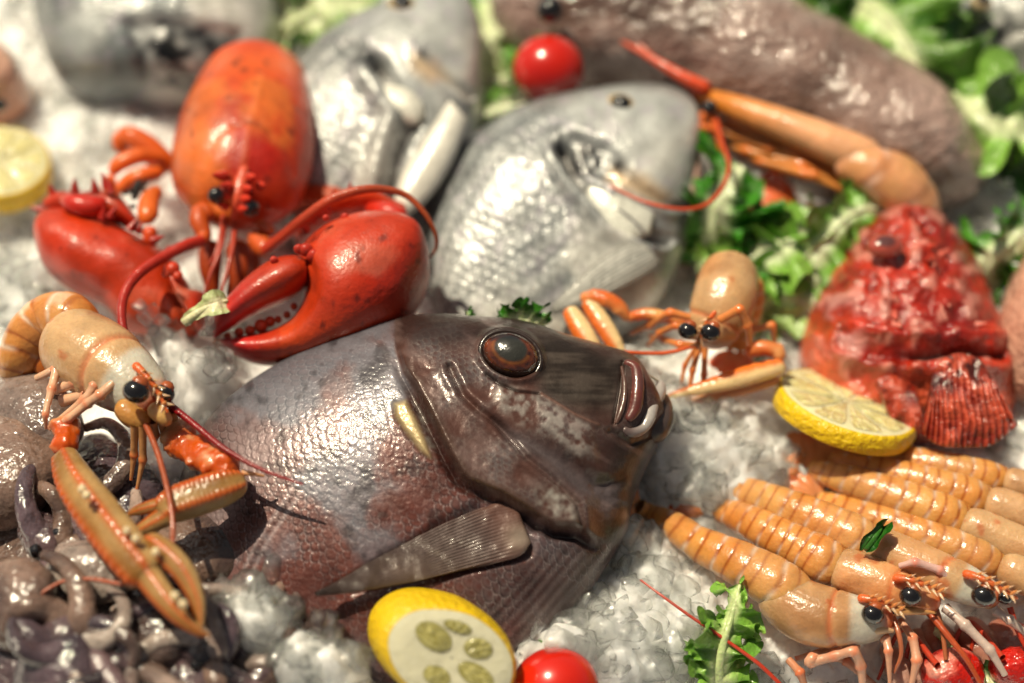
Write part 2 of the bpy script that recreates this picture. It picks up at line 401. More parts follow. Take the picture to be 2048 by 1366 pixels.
# ------------------------------------------------------------------ materials in use
ICEB = icemat('ice_bed_mat', (.0, .0), (.965, .957, .94), .0, .8, sss=.14)
ICEC = icemat('ice_chunk_mat', (.93, 1.0), (.98, .975, .965), .3, .7, refr=.45)
M_FISH = skin('snapper_skin', rough=.38, metal=.16, coat=.3, coatr=.12, var=.22, varscale=14, bumps=((60, .3),), spec=.3, rvar=.08)
M_HEAD = skin('snapper_smooth_skin', rough=.34, coat=.6, coatr=.1, var=.2, varscale=12, bumps=((50, .25),))
M_SILVER = skin('silver_skin', rough=.38, metal=.15, coat=.55, coatr=.1, var=.35, varscale=6, bumps=((14, .06), (50, .5)), rvar=.1)
M_RED = skin('lobster_shell', rough=.42, coat=.3, coatr=.14, var=.24, varscale=3.2, speck=.12, bumps=((8, .2), (60, .35)), sss=.12, srad=(1, .3, .1), sscale=.04, rvar=.1)
M_PRAWN = skin('prawn_shell', rough=.33, coat=.4, coatr=.12, var=.2, varscale=7, speck=.08, bumps=((14, .3), (60, .45)), sss=.45, srad=(1, .55, .3), sscale=.08)
M_LEG = skin('prawn_leg', rough=.35, coat=.4, coatr=.1, var=.15, varscale=9, bumps=((40, .3),), sss=.25, srad=(1, .5, .3), sscale=.03)
M_EYE = skin('black_eye', rough=.12, col=(.006, .005, .006), coat=1, coatr=.03, var=0, bumps=())
M_LEM = skin('lemon_rind', rough=.38, sss=.25, srad=(1, .8, .2), sscale=.04, coat=.25, coatr=.2, var=.08, bumps=((38, 1.6),))
M_PITH = skin('lemon_pith', rough=.5, sss=.4, srad=(1, .9, .6), sscale=.05, coat=.3, var=.06, bumps=((30, .4),))
M_PULP = skin('lemon_pulp', rough=.2, sss=.5, srad=(1, .9, .4), sscale=.06, coat=.8, coatr=.05, var=.2, varscale=12, bumps=((26, .8),))
M_TOM = skin('tomato_skin', rough=.22, sss=.2, srad=(1, .2, .08), sscale=.05, coat=.8, coatr=.05, var=.08, bumps=())
M_LEAF = skin('lettuce_leaf', rough=.38, sss=.35, srad=(.5, 1, .3), sscale=.03, coat=.35, coatr=.15, var=.25, varscale=8, bumps=((12, .9), (40, .8)))
M_SCORP = skin('scorpionfish_skin', rough=.3, coat=.8, coatr=.08, var=.5, varscale=6, bumps=((10, .9), (34, 1.2)), sss=.1, srad=(1, .3, .1))
M_SKATE = skin('monkfish_skin', rough=.24, coat=.8, coatr=.07, var=.3, varscale=5, speck=.15, bumps=((7, .7), (28, 1.0)))
M_OCTO = skin('octopus_skin', rough=.2, coat=1., coatr=.05, var=.3, varscale=5, speck=.3, bumps=((9, .5), (30, .8)), sss=.35, srad=(1, .6, .5), sscale=.05)
M_FIN = skin('fin_membrane', rough=.34, coat=.5, coatr=.1, var=.15, varscale=10, bumps=((40, .3),), metal=.1)

# ------------------------------------------------------------------ the snapper
def scales(a, b):
    """overlapping scale lattice; a grows towards the tail. returns lift 0..1, rim 0..1, id"""
    best = np.full(a.shape, 1e9); X = np.zeros(a.shape); Rr = np.zeros(a.shape); ID = np.zeros(a.shape)
    j0 = np.round(b).astype(np.int64)
    for dj in (-1, 0, 1):
        j = j0 + dj; off = .5 * (j % 2)
        i0 = np.floor(a - off).astype(np.int64)
        for di in (-1, 0, 1):
            i = i0 + di
            cx = i + off + .16 * (hsh(i, j, j * 0, 3) - .5) * 2.2; cy = j + .3 * (hsh(i, j, j * 0, 4) - .5)
            r = np.hypot(a - cx, (b - cy) / 1.0)
            R = .86; m = (r < R) & (cx < best)
            best = np.where(m, cx, best); X = np.where(m, a - cx, X); Rr = np.where(m, r / R, Rr); ID = np.where(m, hsh(i, j, j * 0, 5), ID)
    return (X + .9) / 1.8, Rr, ID
SN_O = P(850, 900, .42); SN_N = unit(A([0, -.2, .98]))
T_SN = [(1266, 750), (1258, 722), (1200, 706), (1120, 686), (1040, 660), (950, 651), (860, 649), (770, 658), (680, 683), (590, 721), (500, 773), (430, 832), (385, 905), (355, 990), (335, 1090), (330, 1200), (336, 1300)]
B_SN = [(1290, 825), (1322, 832), (1330, 862), (1307, 905), (1284, 955), (1264, 1010), (1252, 1065), (1217, 1125), (1172, 1195), (1112, 1262), (1042, 1322), (950, 1378), (850, 1420), (740, 1450), (620, 1460), (500, 1450), (420, 1400)]
OPERC = [(790, 700), (806, 745), (827, 776), (852, 823), (877, 873), (899, 918), (921, 957), (938, 971), (971, 985), (1005, 998), (1038, 1018), (1074, 1043), (1110, 1060), (1155, 1064), (1190, 1085), (1230, 1090)]
PREOP = [(900, 740), (927, 796), (960, 826), (996, 851), (1025, 885), (1052, 918), (1107, 962), (1155, 1012), (1165, 1060)]
HEADDARK = [(1079, 660), (1150, 680), (1262, 715), (1246, 770), (1240, 800), (1225, 850), (1195, 850), (1148, 829), (1110, 805), (1083, 788), (1070, 745)]
CHEEKW = [(996, 776), (1050, 782), (1079, 793), (1148, 833), (1180, 860), (1190, 915), (1160, 920), (1110, 880), (1040, 850), (985, 810)]
MAUVE = [(990, 845), (1040, 872), (1120, 905), (1165, 940), (1220, 960), (1250, 1000), (1200, 1010), (1150, 990), (1107, 950), (1060, 905), (1020, 880)]
def head_col(px, py, V):
    n1 = fb2(px, py, .02, 3, 5); n2 = fb2(px, py, .006, 2, 8); n3 = fb2(px, py, .09, 2, 18)
    return n1, n2, n3
def snapper():
    root = thing('snapper', P(850, 950, .2), 'large red-brown scaled snapper lying on its side in the ice, snout pointing right', 'fish')
    nu, nt = 700, 430
    L = 1180.
    def fn(px, py, u, v, up, V):
        n1, n2, n3 = head_col(px, py, V)
        # head side of the gill cover edge
        d, s = pline(px, py, OPERC); head = sst(-s * d * 1.0, -3, 3) if False else None
        area = [(790, 640)] + OPERC + [(1290, 1080), (1400, 900), (1400, 700), (1200, 600), (900, 600)]
        head = polym(px, py, area, 4)
        headw = polym(px, py, area, 30)
        body = 1 - head
        wob = .45 * fb2(px, py, .014, 3, 77); fade = np.clip(.55 + 1.1 * fb2(px, py, .018, 2, 71), .15, 1)
        aa = u * L / 14.0 + wob * 2; bb = v * 47 + wob * 1.6
        lift, rim, idd = scales(aa, bb)
        sm = sst(u, .18, .30)
        disp = body * (.0016 * (lift - .5) * (.5 + idd) + .0005 * (idd - .5) - .0018 * sst(rim, .85, 1.))
        # gill cover stands proud, then a shadowed cleft behind it
        dd = np.where(head > .5, d, -d)
        prox = sst(px, 780, 830) * (1 - sst(px, 1165, 1215))
        disp = disp + .055 * sst(dd, -2, 12) * np.exp(-np.maximum(dd, 0) / 130) * prox - .035 * np.exp(-((dd + 9) / 9) ** 2) * prox
        d2, s2 = pline(px, py, PREOP)
        sd2 = -s2 * d2
        disp = disp + head * (-.016 * np.exp(-(d2 / 7) ** 2) + .012 * np.exp(-((d2 - 14) / 12) ** 2)) * prox
        mv = polym(px, py, MAUVE, 18); disp = disp - .03 * mv
        ch = polym(px, py, CHEEKW, 16); disp = disp + .018 * ch
        hd = polym(px, py, HEADDARK, 24); disp = disp - .012 * hd
        # brow crease, crack under the eye
        dc, _ = pline(px, py, [(972, 752), (1000, 772), (1035, 786), (1080, 789)]); disp = disp - .012 * np.exp(-(dc / 3) ** 2)
        dc3, _ = pline(px, py, [(1083, 790), (1150, 832), (1195, 850)]); disp = disp + .010 * np.exp(-(dc3 / 5) ** 2)
        dc4, _ = pline(px, py, [(1246, 722), (1240, 780), (1228, 845)]); disp = disp - .014 * np.exp(-(dc4 / 4) ** 2)
        re = np.hypot((px - 1021) * .94 + (py - 713) * .34, (-(px - 1021) * .34 + (py - 713) * .94) * 1.28)
        disp = disp + .022 * np.exp(-((re - 64) / 9) ** 2) - .07 * (1 - sst(re, 44, 58))
        # jaw crease behind the mouth, throat
        dc2, _ = pline(px, py, [(1222, 862), (1262, 885), (1300, 870), (1325, 835)]); disp = disp - .022 * np.exp(-(dc2 / 8) ** 2)
        disp = disp + .006 * n1 * head + .0016 * n3 * head * (1 - hd)
        dc5, _ = pline(px, py, [(1140, 920), (1190, 965), (1240, 960)]); disp = disp - .02 * np.exp(-(dc5 / 14) ** 2)
        # fin base hollow
        disp = disp - .03 * polym(px, py, [(960, 1000), (1075, 1050), (1060, 1110), (900, 1150), (700, 1200), (660, 1180), (860, 1060)], 14)
        # ---- colour
        mauve = lin('#8f7d80'); brown = lin('#7d4438'); dark = lin('#4a3234'); silver = lin('#d9cfd2')
        t = np.clip(.46 + .5 * n2 + .35 * sst(v, .18, .42) - .35 * sst(v, .65, .85) + .3 * (idd - .5), 0, 1)
        c = mix(mauve, brown, t * .85)
        c = mix(c, silver, .3 * np.exp(-((v - .2) / .12) ** 2) * sst(u, .42, .75))
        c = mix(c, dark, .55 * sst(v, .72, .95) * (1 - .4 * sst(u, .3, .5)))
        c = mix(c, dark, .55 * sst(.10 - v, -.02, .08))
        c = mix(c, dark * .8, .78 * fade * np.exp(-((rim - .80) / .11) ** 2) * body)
        c = mix(c, silver, .45 * fade * sst(rim, .86, .98) * body)
        c = mix(c, brown * .8, .45 * (1 - sst(rim, .1, .55)) * sst(v, .22, .4) * body)
        # silver shoulder patches
        sh = polym(px, py, [(770, 700), (830, 700), (835, 780), (800, 800), (770, 760)], 22) * (n1 * .5 + .6)
        c = mix(c, silver, np.clip(sh, 0, 1) * .6)
        lt = pline(px, py, [(790, 800), (700, 860), (600, 970), (520, 1090), (480, 1180)])[0]
        c = mix(c, dark, .5 * np.exp(-(lt / 3.5) ** 2)); 
        c = mix(c, silver, .35 * np.exp(-((lt - 9) / 4) ** 2))
        mt = fb2(px + py * .4, py - px * .5, .011, 4, 201); m2 = fb2(px, py, .004, 2, 203)
        c = mix(c, lin('#8f96a2'), np.clip(.62 * sst(mt + .5 * m2, .0, .45) * (1 - .6 * sst(v, .5, .8)), 0, 1)); c = mix(c, lin('#5a2f28'), .55 * sst(-mt, .1, .5) * sst(v, .2, .45)); c = mix(c, lin('#2e2629'), .5 * sst(fb2(px, py, .03, 3, 207), .2, .5))
        # head colours
        hb = mix(lin('#7a4b40'), lin('#6f6063'), np.clip(.5 + 1.3 * n1, 0, 1))
        l2, r2, i2 = scales(px * .048 + py * .036 + 2.5 * wob, (-px * .6 + py) * .085 + wob)
        hb = mix(hb, lin('#9c8c84'), .45 * sst(r2, .82, .97) * sst(n1, -.4, .1)); hb = mix(hb, lin('#6b3328'), .5 * (1 - sst(r2, .2, .6)) * sst(n1, -.35, .2))
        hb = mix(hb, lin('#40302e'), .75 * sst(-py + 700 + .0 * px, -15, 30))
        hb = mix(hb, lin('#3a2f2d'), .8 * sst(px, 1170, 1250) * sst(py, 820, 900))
        hb = mix(hb, lin('#75676d'), .9 * mv); hb = mix(hb, lin('#b0a8a4'), np.clip(ch * (.45 + 1.2 * n3), 0, .75))
        st2 = fb2(px * .25 + py * .05, py * 1.6, .06, 3, 66); hb = mix(hb, mix(lin('#43372f'), lin('#6e6056'), np.clip(.5 + 1.3 * st2 + .8 * n1, 0, 1)), hd * .95)
        hb = mix(hb, lin('#7b4236'), np.clip(.7 * hd * sst(py + .0 * px, 790, 850), 0, 1))
        wp = polym(px, py, [(1075, 985), (1115, 975), (1150, 1010), (1152, 1048), (1110, 1045), (1080, 1015)], 18); hb = mix(hb, lin('#bdb6ae'), np.clip(wp * (.6 + n3), 0, 1))
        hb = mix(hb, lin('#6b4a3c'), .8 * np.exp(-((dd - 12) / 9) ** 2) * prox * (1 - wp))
        hb = mix(hb, lin('#b4aaa8'), .9 * sst(px + (py - 900) * .35, 1288, 1322) * sst(py, 850, 930))  # paler chin edge: a lit rim painted into the head colour
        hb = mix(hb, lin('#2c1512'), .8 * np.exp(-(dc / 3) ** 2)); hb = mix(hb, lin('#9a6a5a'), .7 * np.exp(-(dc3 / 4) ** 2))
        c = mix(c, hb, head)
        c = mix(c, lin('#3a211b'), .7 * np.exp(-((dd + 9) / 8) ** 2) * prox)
        yp = polym(px, py, [(788, 808), (812, 802), (832, 840), (852, 885), (860, 915), (842, 902), (815, 868), (792, 835)], 8); c = mix(c, lin('#d9c69a'), .85 * yp * (1 - head))
        disp = disp + .015 * yp * (1 - head)
        yp2 = polym(px, py, [(826, 790), (850, 830), (870, 890), (872, 925), (858, 900), (838, 845)], 6); c = mix(c, lin('#9c958f'), .75 * yp2 * (1 - head) * (.6 + n3))
        # eye socket
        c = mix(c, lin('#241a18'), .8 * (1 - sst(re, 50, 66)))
        # belly stripes
        bs = polym(px, py, [(1060, 1110), (1160, 1090), (1240, 1110), (1190, 1200), (1080, 1330), (900, 1330), (980, 1190)], 30)
        st = np.sin((px * .75 + py * .66) * .33 + 3 * n2)
        c = mix(c, mix(lin('#4c4648'), lin('#c3bcba'), np.clip(st * .3 + .4 + n2, 0, 1)), bs * .35)
        c = mix(c, c.mean(-1, keepdims=True) * A([1.06, 1.0, .97]), .38 * head)
        c = c * (1 + .28 * head * (1 - hd) * (.6 + n1))[..., None]; c = mix(c, lin('#a58f8c'), .35 * head * (1 - hd) * sst(fb2(px + py * .7, (py - px * .6) * 3, .012, 3, 301), .1, .5))
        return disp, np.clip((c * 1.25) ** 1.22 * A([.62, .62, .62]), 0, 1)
    H = [.10, .19, .27, .315, .35, .38, .40, .41, .41, .40, .385, .36, .33, .29, .24, .18, .10]
    uu = np.linspace(0, 1, nu)
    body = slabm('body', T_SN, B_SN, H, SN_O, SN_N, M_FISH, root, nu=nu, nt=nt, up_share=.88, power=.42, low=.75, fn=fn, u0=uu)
    # snapper surface point at a photo pixel: ray through the pixel meets the body
    dg = bpy.context.evaluated_depsgraph_get(); dg.update()
    def on(px, py, lift=0.):
        d = unit(P(px, py, 0) - CAM); hit, loc, nr, *_ = S.ray_cast(dg, Vector(CAM), Vector(d))
        if not hit: return onplane(px, py, SN_O + SN_N * .25, SN_N), SN_N
        return A(loc) + SN_N * lift, A(nr)
    # eye
    c, _ = on(1021, 760); q, _ = on(1021, 665); e, _ = on(1090, 720)
    ctr = P(1021, 713, max(c[2], q[2]) - .02)
    a1 = unit(P(1075, 733, 1) - P(968, 693, 1)); nn = unit(A([.05, -.25, .95])); a1 = unit(a1 - nn * (a1 @ nn)); a2 = np.cross(nn, a1)
    EB = Bag(); V, F, _ = ball((0, 0, 0), 1, 60, 90)
    rr = np.hypot(V[..., 0] + .05, V[..., 1] - .1) ; ang = np.arctan2(V[..., 1], V[..., 0])
    cop = mix(lin('#b0562a'), lin('#4a1c12'), np.clip(.5 + .9 * fbm(np.stack([np.cos(ang) * 2, np.sin(ang) * 2, rr * 5], -1), 1.6, 3, 4), 0, 1))
    c0 = mix(lin('#4c4c46'), cop, sst(rr, .50, .62)); c0 = mix(c0, lin('#c9803c'), .55 * np.exp(-((rr - .62) / .05) ** 2) * (V[..., 1] < .15))
    c0 = mix(c0, lin('#1a1110'), .9 * sst(rr, .84, .96)); c0 = mix(c0, lin('#1b2026'), .8 * sst(V[..., 1] - V[..., 0] * .5, .45, .75))
    W = ctr + (V[..., 0:1] * 55 * K) * a1 + (V[..., 1:2] * 43 * K) * a2 + (V[..., 2:3] * .08) * nn
    make('eye', W, F, M_EYEB, root, c0 * .45)
    ring = [ctr + a1 * 57 * K * math.cos(t) + a2 * 45 * K * math.sin(t) + nn * .012 for t in np.linspace(0, 2 * math.pi, 26)]
    tubem('eyelid', ring, [.010] * 26, M_HEAD, root, lin('#2c1f1c'), n=90, k=10, ends=False)
    # lips: seated on the muzzle surface
    def seat(pts, lift):
        out = []
        for (x, y) in pts:
            q, _ = on(x, y); q2 = P(x, y, np.clip(q[2], .55, .78)); out.append(q2 + SN_N * lift)
        z = A([q[2] for q in out]); z = np.convolve(np.pad(z, 1, 'edge'), [.25, .5, .25], 'valid')
        return A([P(x, y, zz) for (x, y), zz in zip(pts, z)])
    def fu(s, th, V): return .05 * vn(V * 30), mix(lin('#6b2f28'), lin('#57403f'), np.clip(.4 + fbm(V, 14, 2, 3), 0, 1))
    tubem('upper_lip', seat([(1248, 724), (1268, 733), (1274, 754), (1274, 790), (1268, 820), (1254, 842)], .0), A([7, 10, 12, 13, 12, 7]) * K, M_HEAD, root, n=60, k=20, fn=fu)
    tubem('jaw_fold', seat([(1243, 732), (1249, 765), (1248, 800), (1239, 830), (1231, 848)], .0), A([3, 5, 5, 5, 3]) * K, M_HEAD, root, lin('#5d4038'), n=50, k=14)
    def fl(s, th, V): return .04 * vn(V * 20), mix(lin('#b0aaa8'), lin('#665655'), sst(s, .45, .95))
    tubem('lower_lip', seat([(1320, 764), (1318, 785), (1303, 812), (1297, 838), (1284, 858), (1262, 866), (1244, 856)], .0), A([8, 14, 14, 12, 10, 9, 6]) * K, M_HEAD, root, n=60, k=20, fn=fl)
    tubem('lower_jaw', seat([(1326, 790), (1324, 820), (1312, 850), (1290, 880)], -.06), A([10, 22, 30, 24]) * K, M_HEAD, root, lin('#4c3f3c'), n=40, k=24)
    tubem('mouth_skin', seat([(1280, 738), (1298, 750), (1316, 762)], 0), A([2.5, 2, 2.5]) * K, M_FIN, root, lin('#cfc3a8'), n=14, k=6)
    # pectoral fin: ribbed blade folded back along the belly
    Tf = [(1030, 1003), (985, 1008), (930, 1030), (870, 1056), (800, 1092), (730, 1130), (670, 1165), (628, 1186)]
    Bf = [(1062, 1086), (1040, 1112), (985, 1128), (920, 1142), (850, 1158), (780, 1172), (700, 1186), (634, 1193)]
    def ff(px, py, u, v, up, V):
        rib = np.abs(np.sin(v * np.pi * 17 + 1.2 * np.sin(u * 7))); bse = 1 - sst(u, .12, .32)
        c = mix(lin('#3a2825'), lin('#7d6c68'), np.clip(rib * .8 + .25 * fb2(px * .2, py, .02, 2, 4), 0, 1))
        c = mix(c, lin('#6e4a40'), bse * .7); c = mix(c, lin('#a39587'), .7 * np.exp(-(((px - 1040) / 28) ** 2 + ((py - 1075) / 26) ** 2)))
        return .006 * rib * (1 - bse) + .01 * fb2(px, py, .03, 2, 6), c
    fo, fnn = on(905, 1105); fo = fo + A([0, 0, .035])
    slabm('pectoral_fin', Tf, Bf, [.02, .025, .02, .016, .012, .01, .008, .006], P(905, 1105, fo[2] - .01), unit(A([.12, -.24, .95])), M_FIN, root, nu=160, nt=150, up_share=.8, power=.35, low=.6, fn=ff)
    # dorsal fin strip (folded along the back) and the tail under the ice
    Td = [(700, 668), (620, 702), (540, 742), (470, 790), (415, 842), (392, 878)]; Bd = [(704, 684), (628, 722), (552, 764), (486, 812), (436, 858), (402, 886)]
    slabm('dorsal_fin', Td, Bd, [.02, .03, .035, .035, .03, .02], P(540, 755, .50), SN_N, M_FIN, root, lin('#3a3436'), nu=50, nt=16)
    tl = [(336, 1290), (300, 1330), (230, 1370), (150, 1380)]; bl = [(420, 1400), (380, 1440), (360, 1520), (330, 1600)]
    slabm('tail_fin', tl, bl, [.05, .03, .02, .015], P(300, 1400, .15), unit(A([0, -.05, 1])), M_FIN, root, lin('#6b4a48'), nu=30, nt=20)
    return root
M_EYEB = skin('fish_eye', rough=.18, coat=1, coatr=.04, var=.15, varscale=20, bumps=((30, .25),))
# ------------------------------------------------------------------ lobster
ORN, RED, DRK = lin('#dd4c14'), lin('#b8200f'), lin('#5e0e08')
def scuff(V, c, k=1.):
    a = fbm(V, 6, 4, 91); b = fbm(V, 22, 2, 92); d = fbm(V, 3.4, 3, 93)
    c = mix(c, lin('#c98a72'), np.clip(k * .4 * sst(a, .16, .5), 0, 1)); c = mix(c, lin('#3d0a08'), np.clip(.6 * sst(b, .42, .6), 0, 1)); return mix(c, lin('#6b130a'), np.clip(k * .55 * sst(d, .1, .5), 0, 1))
def lob_fn(seed=0, warm=.5):
    def fn(px, py, u, v, up, V):
        n = fbm(V, 2.6, 3, seed); n2 = fbm(V, 9, 2, seed + 3)
        c = mix(RED, ORN, np.clip(warm + .9 * n + .2 * n2, 0, 1))
        c = mix(c, DRK, np.clip(.6 * sst(n2 + n, .45, .9), 0, 1))
        return .006 * n2, scuff(V, c)
    return fn
def spikes(pts, size, o=None, lead=(0, 0, 1)):
    b = Bag()
    for (px, py, z, dx, dy, dz) in pts:
        a = P(px, py, z); b.add(cone(a - A([dx, dy, dz]) * size * .2, a + A([dx, dy, dz]) * size, size * .42), mix(RED, DRK, A(.3)))
    return b
def lobster():
    root = thing('lobster', P(480, 400, .15), 'bright red-orange cooked lobster facing down the picture, claws folded round its head', 'lobster')
    # carapace: path from behind to the head
    path = PP([(520, 128, .36), (508, 180, .44), (494, 260, .50), (480, 340, .52), (468, 400, .46), (462, 452, .36)])
    rad = A([(88, 80), (118, 105), (141, 125), (142, 122), (124, 105), (70, 65)]) * K
    def fn(s, th, V):
        top = np.sin(th); n = fbm(V, 1.9, 3, 2); n2 = fbm(V, 7, 2, 5)
        px, py = proj(V)
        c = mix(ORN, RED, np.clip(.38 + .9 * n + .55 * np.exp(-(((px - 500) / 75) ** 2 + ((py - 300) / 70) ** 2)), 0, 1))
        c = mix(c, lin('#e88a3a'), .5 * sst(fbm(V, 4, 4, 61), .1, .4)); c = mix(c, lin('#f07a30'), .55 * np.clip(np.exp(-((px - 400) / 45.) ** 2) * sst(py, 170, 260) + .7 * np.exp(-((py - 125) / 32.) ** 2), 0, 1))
        d1, _ = pline(px, py, [(466, 252), (490, 243), (520, 250), (545, 268)]); d2, _ = pline(px, py, [(520, 150), (512, 200), (500, 250), (488, 320), (470, 400)])
        d3, _ = pline(px, py, [(405, 330), (440, 262), (466, 252)]); d4, _ = pline(px, py, [(545, 268), (575, 300), (585, 350)])
        disp = -.045 * np.exp(-(d1 / 4) ** 2) + .022 * np.exp(-(d2 / 5) ** 2) - .02 * np.exp(-(np.minimum(d3, d4) / 9) ** 2) + .02 * n2 * .5
        c = mix(c, lin('#f48a4a'), .5 * np.exp(-(d2 / 4) ** 2)); c = mix(c, lin('#ef7d3e'), .4 * np.exp(-(d3 / 7) ** 2)); c = mix(c, DRK, .55 * np.exp(-(d1 / 3) ** 2))
        # pits for the eyes beside the beak
        for ex, ey in ((436, 398), (505, 420)):
            disp = disp - .18 * np.exp(-(((px - ex) / 20) ** 2 + ((py - ey) / 18) ** 2)) * (top > 0)
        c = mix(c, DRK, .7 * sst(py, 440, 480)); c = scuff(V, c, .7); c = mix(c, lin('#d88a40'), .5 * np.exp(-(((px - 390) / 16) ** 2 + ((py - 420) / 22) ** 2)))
        return disp, c
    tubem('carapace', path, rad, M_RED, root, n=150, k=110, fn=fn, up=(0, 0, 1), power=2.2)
    # tail tucked behind
    def fa(s, th, V): r = np.abs(np.sin(s * np.pi * 6)); return .07 * r - .03, mix(DRK, ORN, np.clip(r + .2, 0, 1))
    tubem('abdomen', PP([(515, 190, .26), (508, 165, .14), (495, 220, .04), (485, 280, .0), (478, 330, -.02)]), A([(100, 70), (84, 50), (74, 40), (64, 30), (45, 20)]) * K, M_RED, root, n=90, k=40, fn=fa)
    for k, (dx, dy) in enumerate(((-70, -60), (-35, -90), (0, -100), (35, -90), (70, -60))):
        slabm('tail_fin', [(478 + dx * .2 - 14, 340), (478 + dx * .5 - 22, 340 - dy * .4), (478 + dx * .8 - 10, 340 - dy * .7)], [(478 + dx * .2 + 14, 340), (478 + dx * .5 + 22, 340 - dy * .4), (478 + dx * .8 + 10, 340 - dy * .7)], [.03, .03, .015], P(478, 380, -.02), A([0, 0, 1.]), M_RED, root, ORN, nu=20, nt=16)
    # beak
    beak = tube(PP([(490, 330, .725), (480, 368, .715), (472, 405, .68), (466, 440, .58)]), A([(9, 5), (13, 8), (10, 8), (4, 4)]) * K, n=30, k=16)
    b = Bag().add(beak, lin('#e0583a'))
    for px, py, z, sx in ((458, 372, .73, -1), (453, 392, .70, -1), (452, 412, .66, -1), (493, 378, .73, 1), (490, 398, .70, 1), (484, 418, .66, 1), (450, 350, .72, -1), (500, 355, .74, 1), (442, 352, .74, -1), (520, 372, .70, 1)):
        a = P(px, py, z); b.add(cone(a, a + A([sx * .03, -.03, .05]), .022), lin('#d23a26'))
    b.make('rostrum', M_RED, root)
    for px, py, z in ((433, 391, .72), (502, 416, .67)):
        c = P(px, py, z); e = make('eye', *ball(c, .036, 20, 26)[:2], M_EYE, root)
        d = -1 if px < 460 else 1
        tubem('eye_stalk', [c + A([-d * .07, .05, -.02]), c + A([-d * .03, .02, 0]), c], [.02, .024, .022], M_RED, e, lin('#a3301c'), n=12, k=10)
    # feelers
    tubem('antenna', PP([(402, 482, .60), (370, 492, .66), (325, 515, .70), (280, 545, .74), (252, 582, .76), (243, 625, .78), (252, 680, .80), (282, 740, .82), (330, 800, .84), (390, 850, .86), (450, 898, .88), (525, 940, .885), (606, 969, .88)]),
          A([12, 11.5, 11, 10.5, 9.5, 9, 8, 7.5, 7, 6, 5, 3.8, 2]) * K, M_RED, root, n=420, k=10, fn=lambda s, th, V: (.07 * np.sin(s * 900), mix(lin('#b92d1d'), lin('#8e1118'), sst(s, .2, .7))), ends=None)
    tubem('antenna', PP([(532, 500, .58), (560, 478, .66), (610, 436, .78), (660, 400, .86), (715, 381, .88), (765, 378, .86), (812, 391, .82), (848, 425, .78), (870, 465, .72), (873, 495, .66), (858, 517, .60)]),
          A([13, 12, 11, 10, 9, 7.5, 6.5, 5.5, 4.5, 3.5, 2.5]) * K, M_RED, root, n=300, k=10, fn=lambda s, th, V: (.06 * np.sin(s * 700), mix(lin('#bd3a22'), lin('#a0522a'), s)), ends=None)
    for pts, r in ((([(402, 410, .60), (398, 440, .60), (408, 470, .58), (400, 484, .60)]), 17), (([(395, 410, .6), (412, 425, .6), (425, 440, .56)]), 13), (([(505, 470, .52), (525, 492, .54), (540, 505, .56)]), 19), (([(510, 445, .56), (535, 458, .56), (545, 470, .55)]), 10)):
        tubem('antenna_base', PP(pts), [r * K, r * K * 1.15, r * K * .9, r * K * .8][:len(pts)], M_RED, root, lin('#c9551f'), n=26, k=16)
    for pts in ([(447, 430, .58), (442, 470, .60), (432, 505, .60), (418, 530, .58)], [(450, 440, .58), (440, 500, .60), (420, 550, .58), (410, 590, .54), (412, 620, .50)], [(470, 445, .56), (466, 490, .60), (455, 540, .60), (444, 580, .58), (440, 615, .54)]):
        tubem('antennule', PP(pts), [.013, .011, .008, .006, .004][:len(pts)] if len(pts) < 6 else None, M_RED, root, lin('#a83a26'), n=40, k=8)
    # mouthparts
    for pts, r in (([(425, 480, .46), (420, 530, .42), (428, 590, .36)], 24), ([(470, 480, .44), (480, 540, .40), (462, 600, .32)], 26), ([(500, 500, .40), (500, 550, .34), (480, 600, .28)], 20)):
        tubem('mouthpart', PP(pts), [r * K, r * K, r * K * .5], M_RED, root, lin('#a6401a'), n=26, k=14)
    # ---- right hand crusher claw
    NR = unit(A([.12, -.42, .90])); OR_ = P(700, 570, .60)
    Tc = [(836, 452), (800, 432), (752, 425), (700, 431), (650, 452), (615, 480), (600, 505), (606, 540), (612, 568), (604, 605), (580, 640), (540, 662), (490, 672), (450, 677), (426, 680)]
    Bc = [(846, 478), (856, 520), (857, 560), (845, 600), (822, 638), (790, 668), (752, 692), (712, 708), (672, 718), (634, 726), (596, 731), (556, 732), (510, 727), (466, 708), (430, 688)]
    def fr(px, py, u, v, up, V):
        n = fbm(V, 2.2, 3, 12); n2 = fbm(V, 8, 2, 15)
        c = mix(lin('#b82a14'), lin('#d4481a'), np.clip(.35 + .8 * n + .6 * sst(py, 600, 680) * (px > 560), 0, 1))
        c = mix(c, lin('#6e150f'), np.clip(.75 * sst(n + .5 * n2 + .8 * np.exp(-(((px - 770) / 70) ** 2 + ((py - 590) / 50) ** 2)), .35, .95), 0, 1))
        c = mix(c, lin('#c9a59b'), np.clip(.35 * sst(fbm(V, 5, 4, 44), .12, .5) * sst(px, 650, 760) * sst(py, 520, 600), 0, 1))
        c = mix(c, lin('#c01824'), .8 * (1 - sst(px, 470, 560))); c = mix(c, lin('#f2b58a'), .9 * (1 - sst(px, 430, 448)))
        d, _ = pline(px, py, [(612, 505), (628, 540), (622, 580)])
        return .008 * n2 - .03 * np.exp(-(d / 7) ** 2), scuff(V, c, .6)
    p = slabm('crusher_claw', Tc, Bc, [.14, .22, .27, .30, .32, .33, .32, .30, .27, .24, .20, .17, .14, .10, .04], OR_, NR, M_RED, root, nu=150, nt=90, up_share=.65, power=.5, fn=fr)
    tb = Bag()
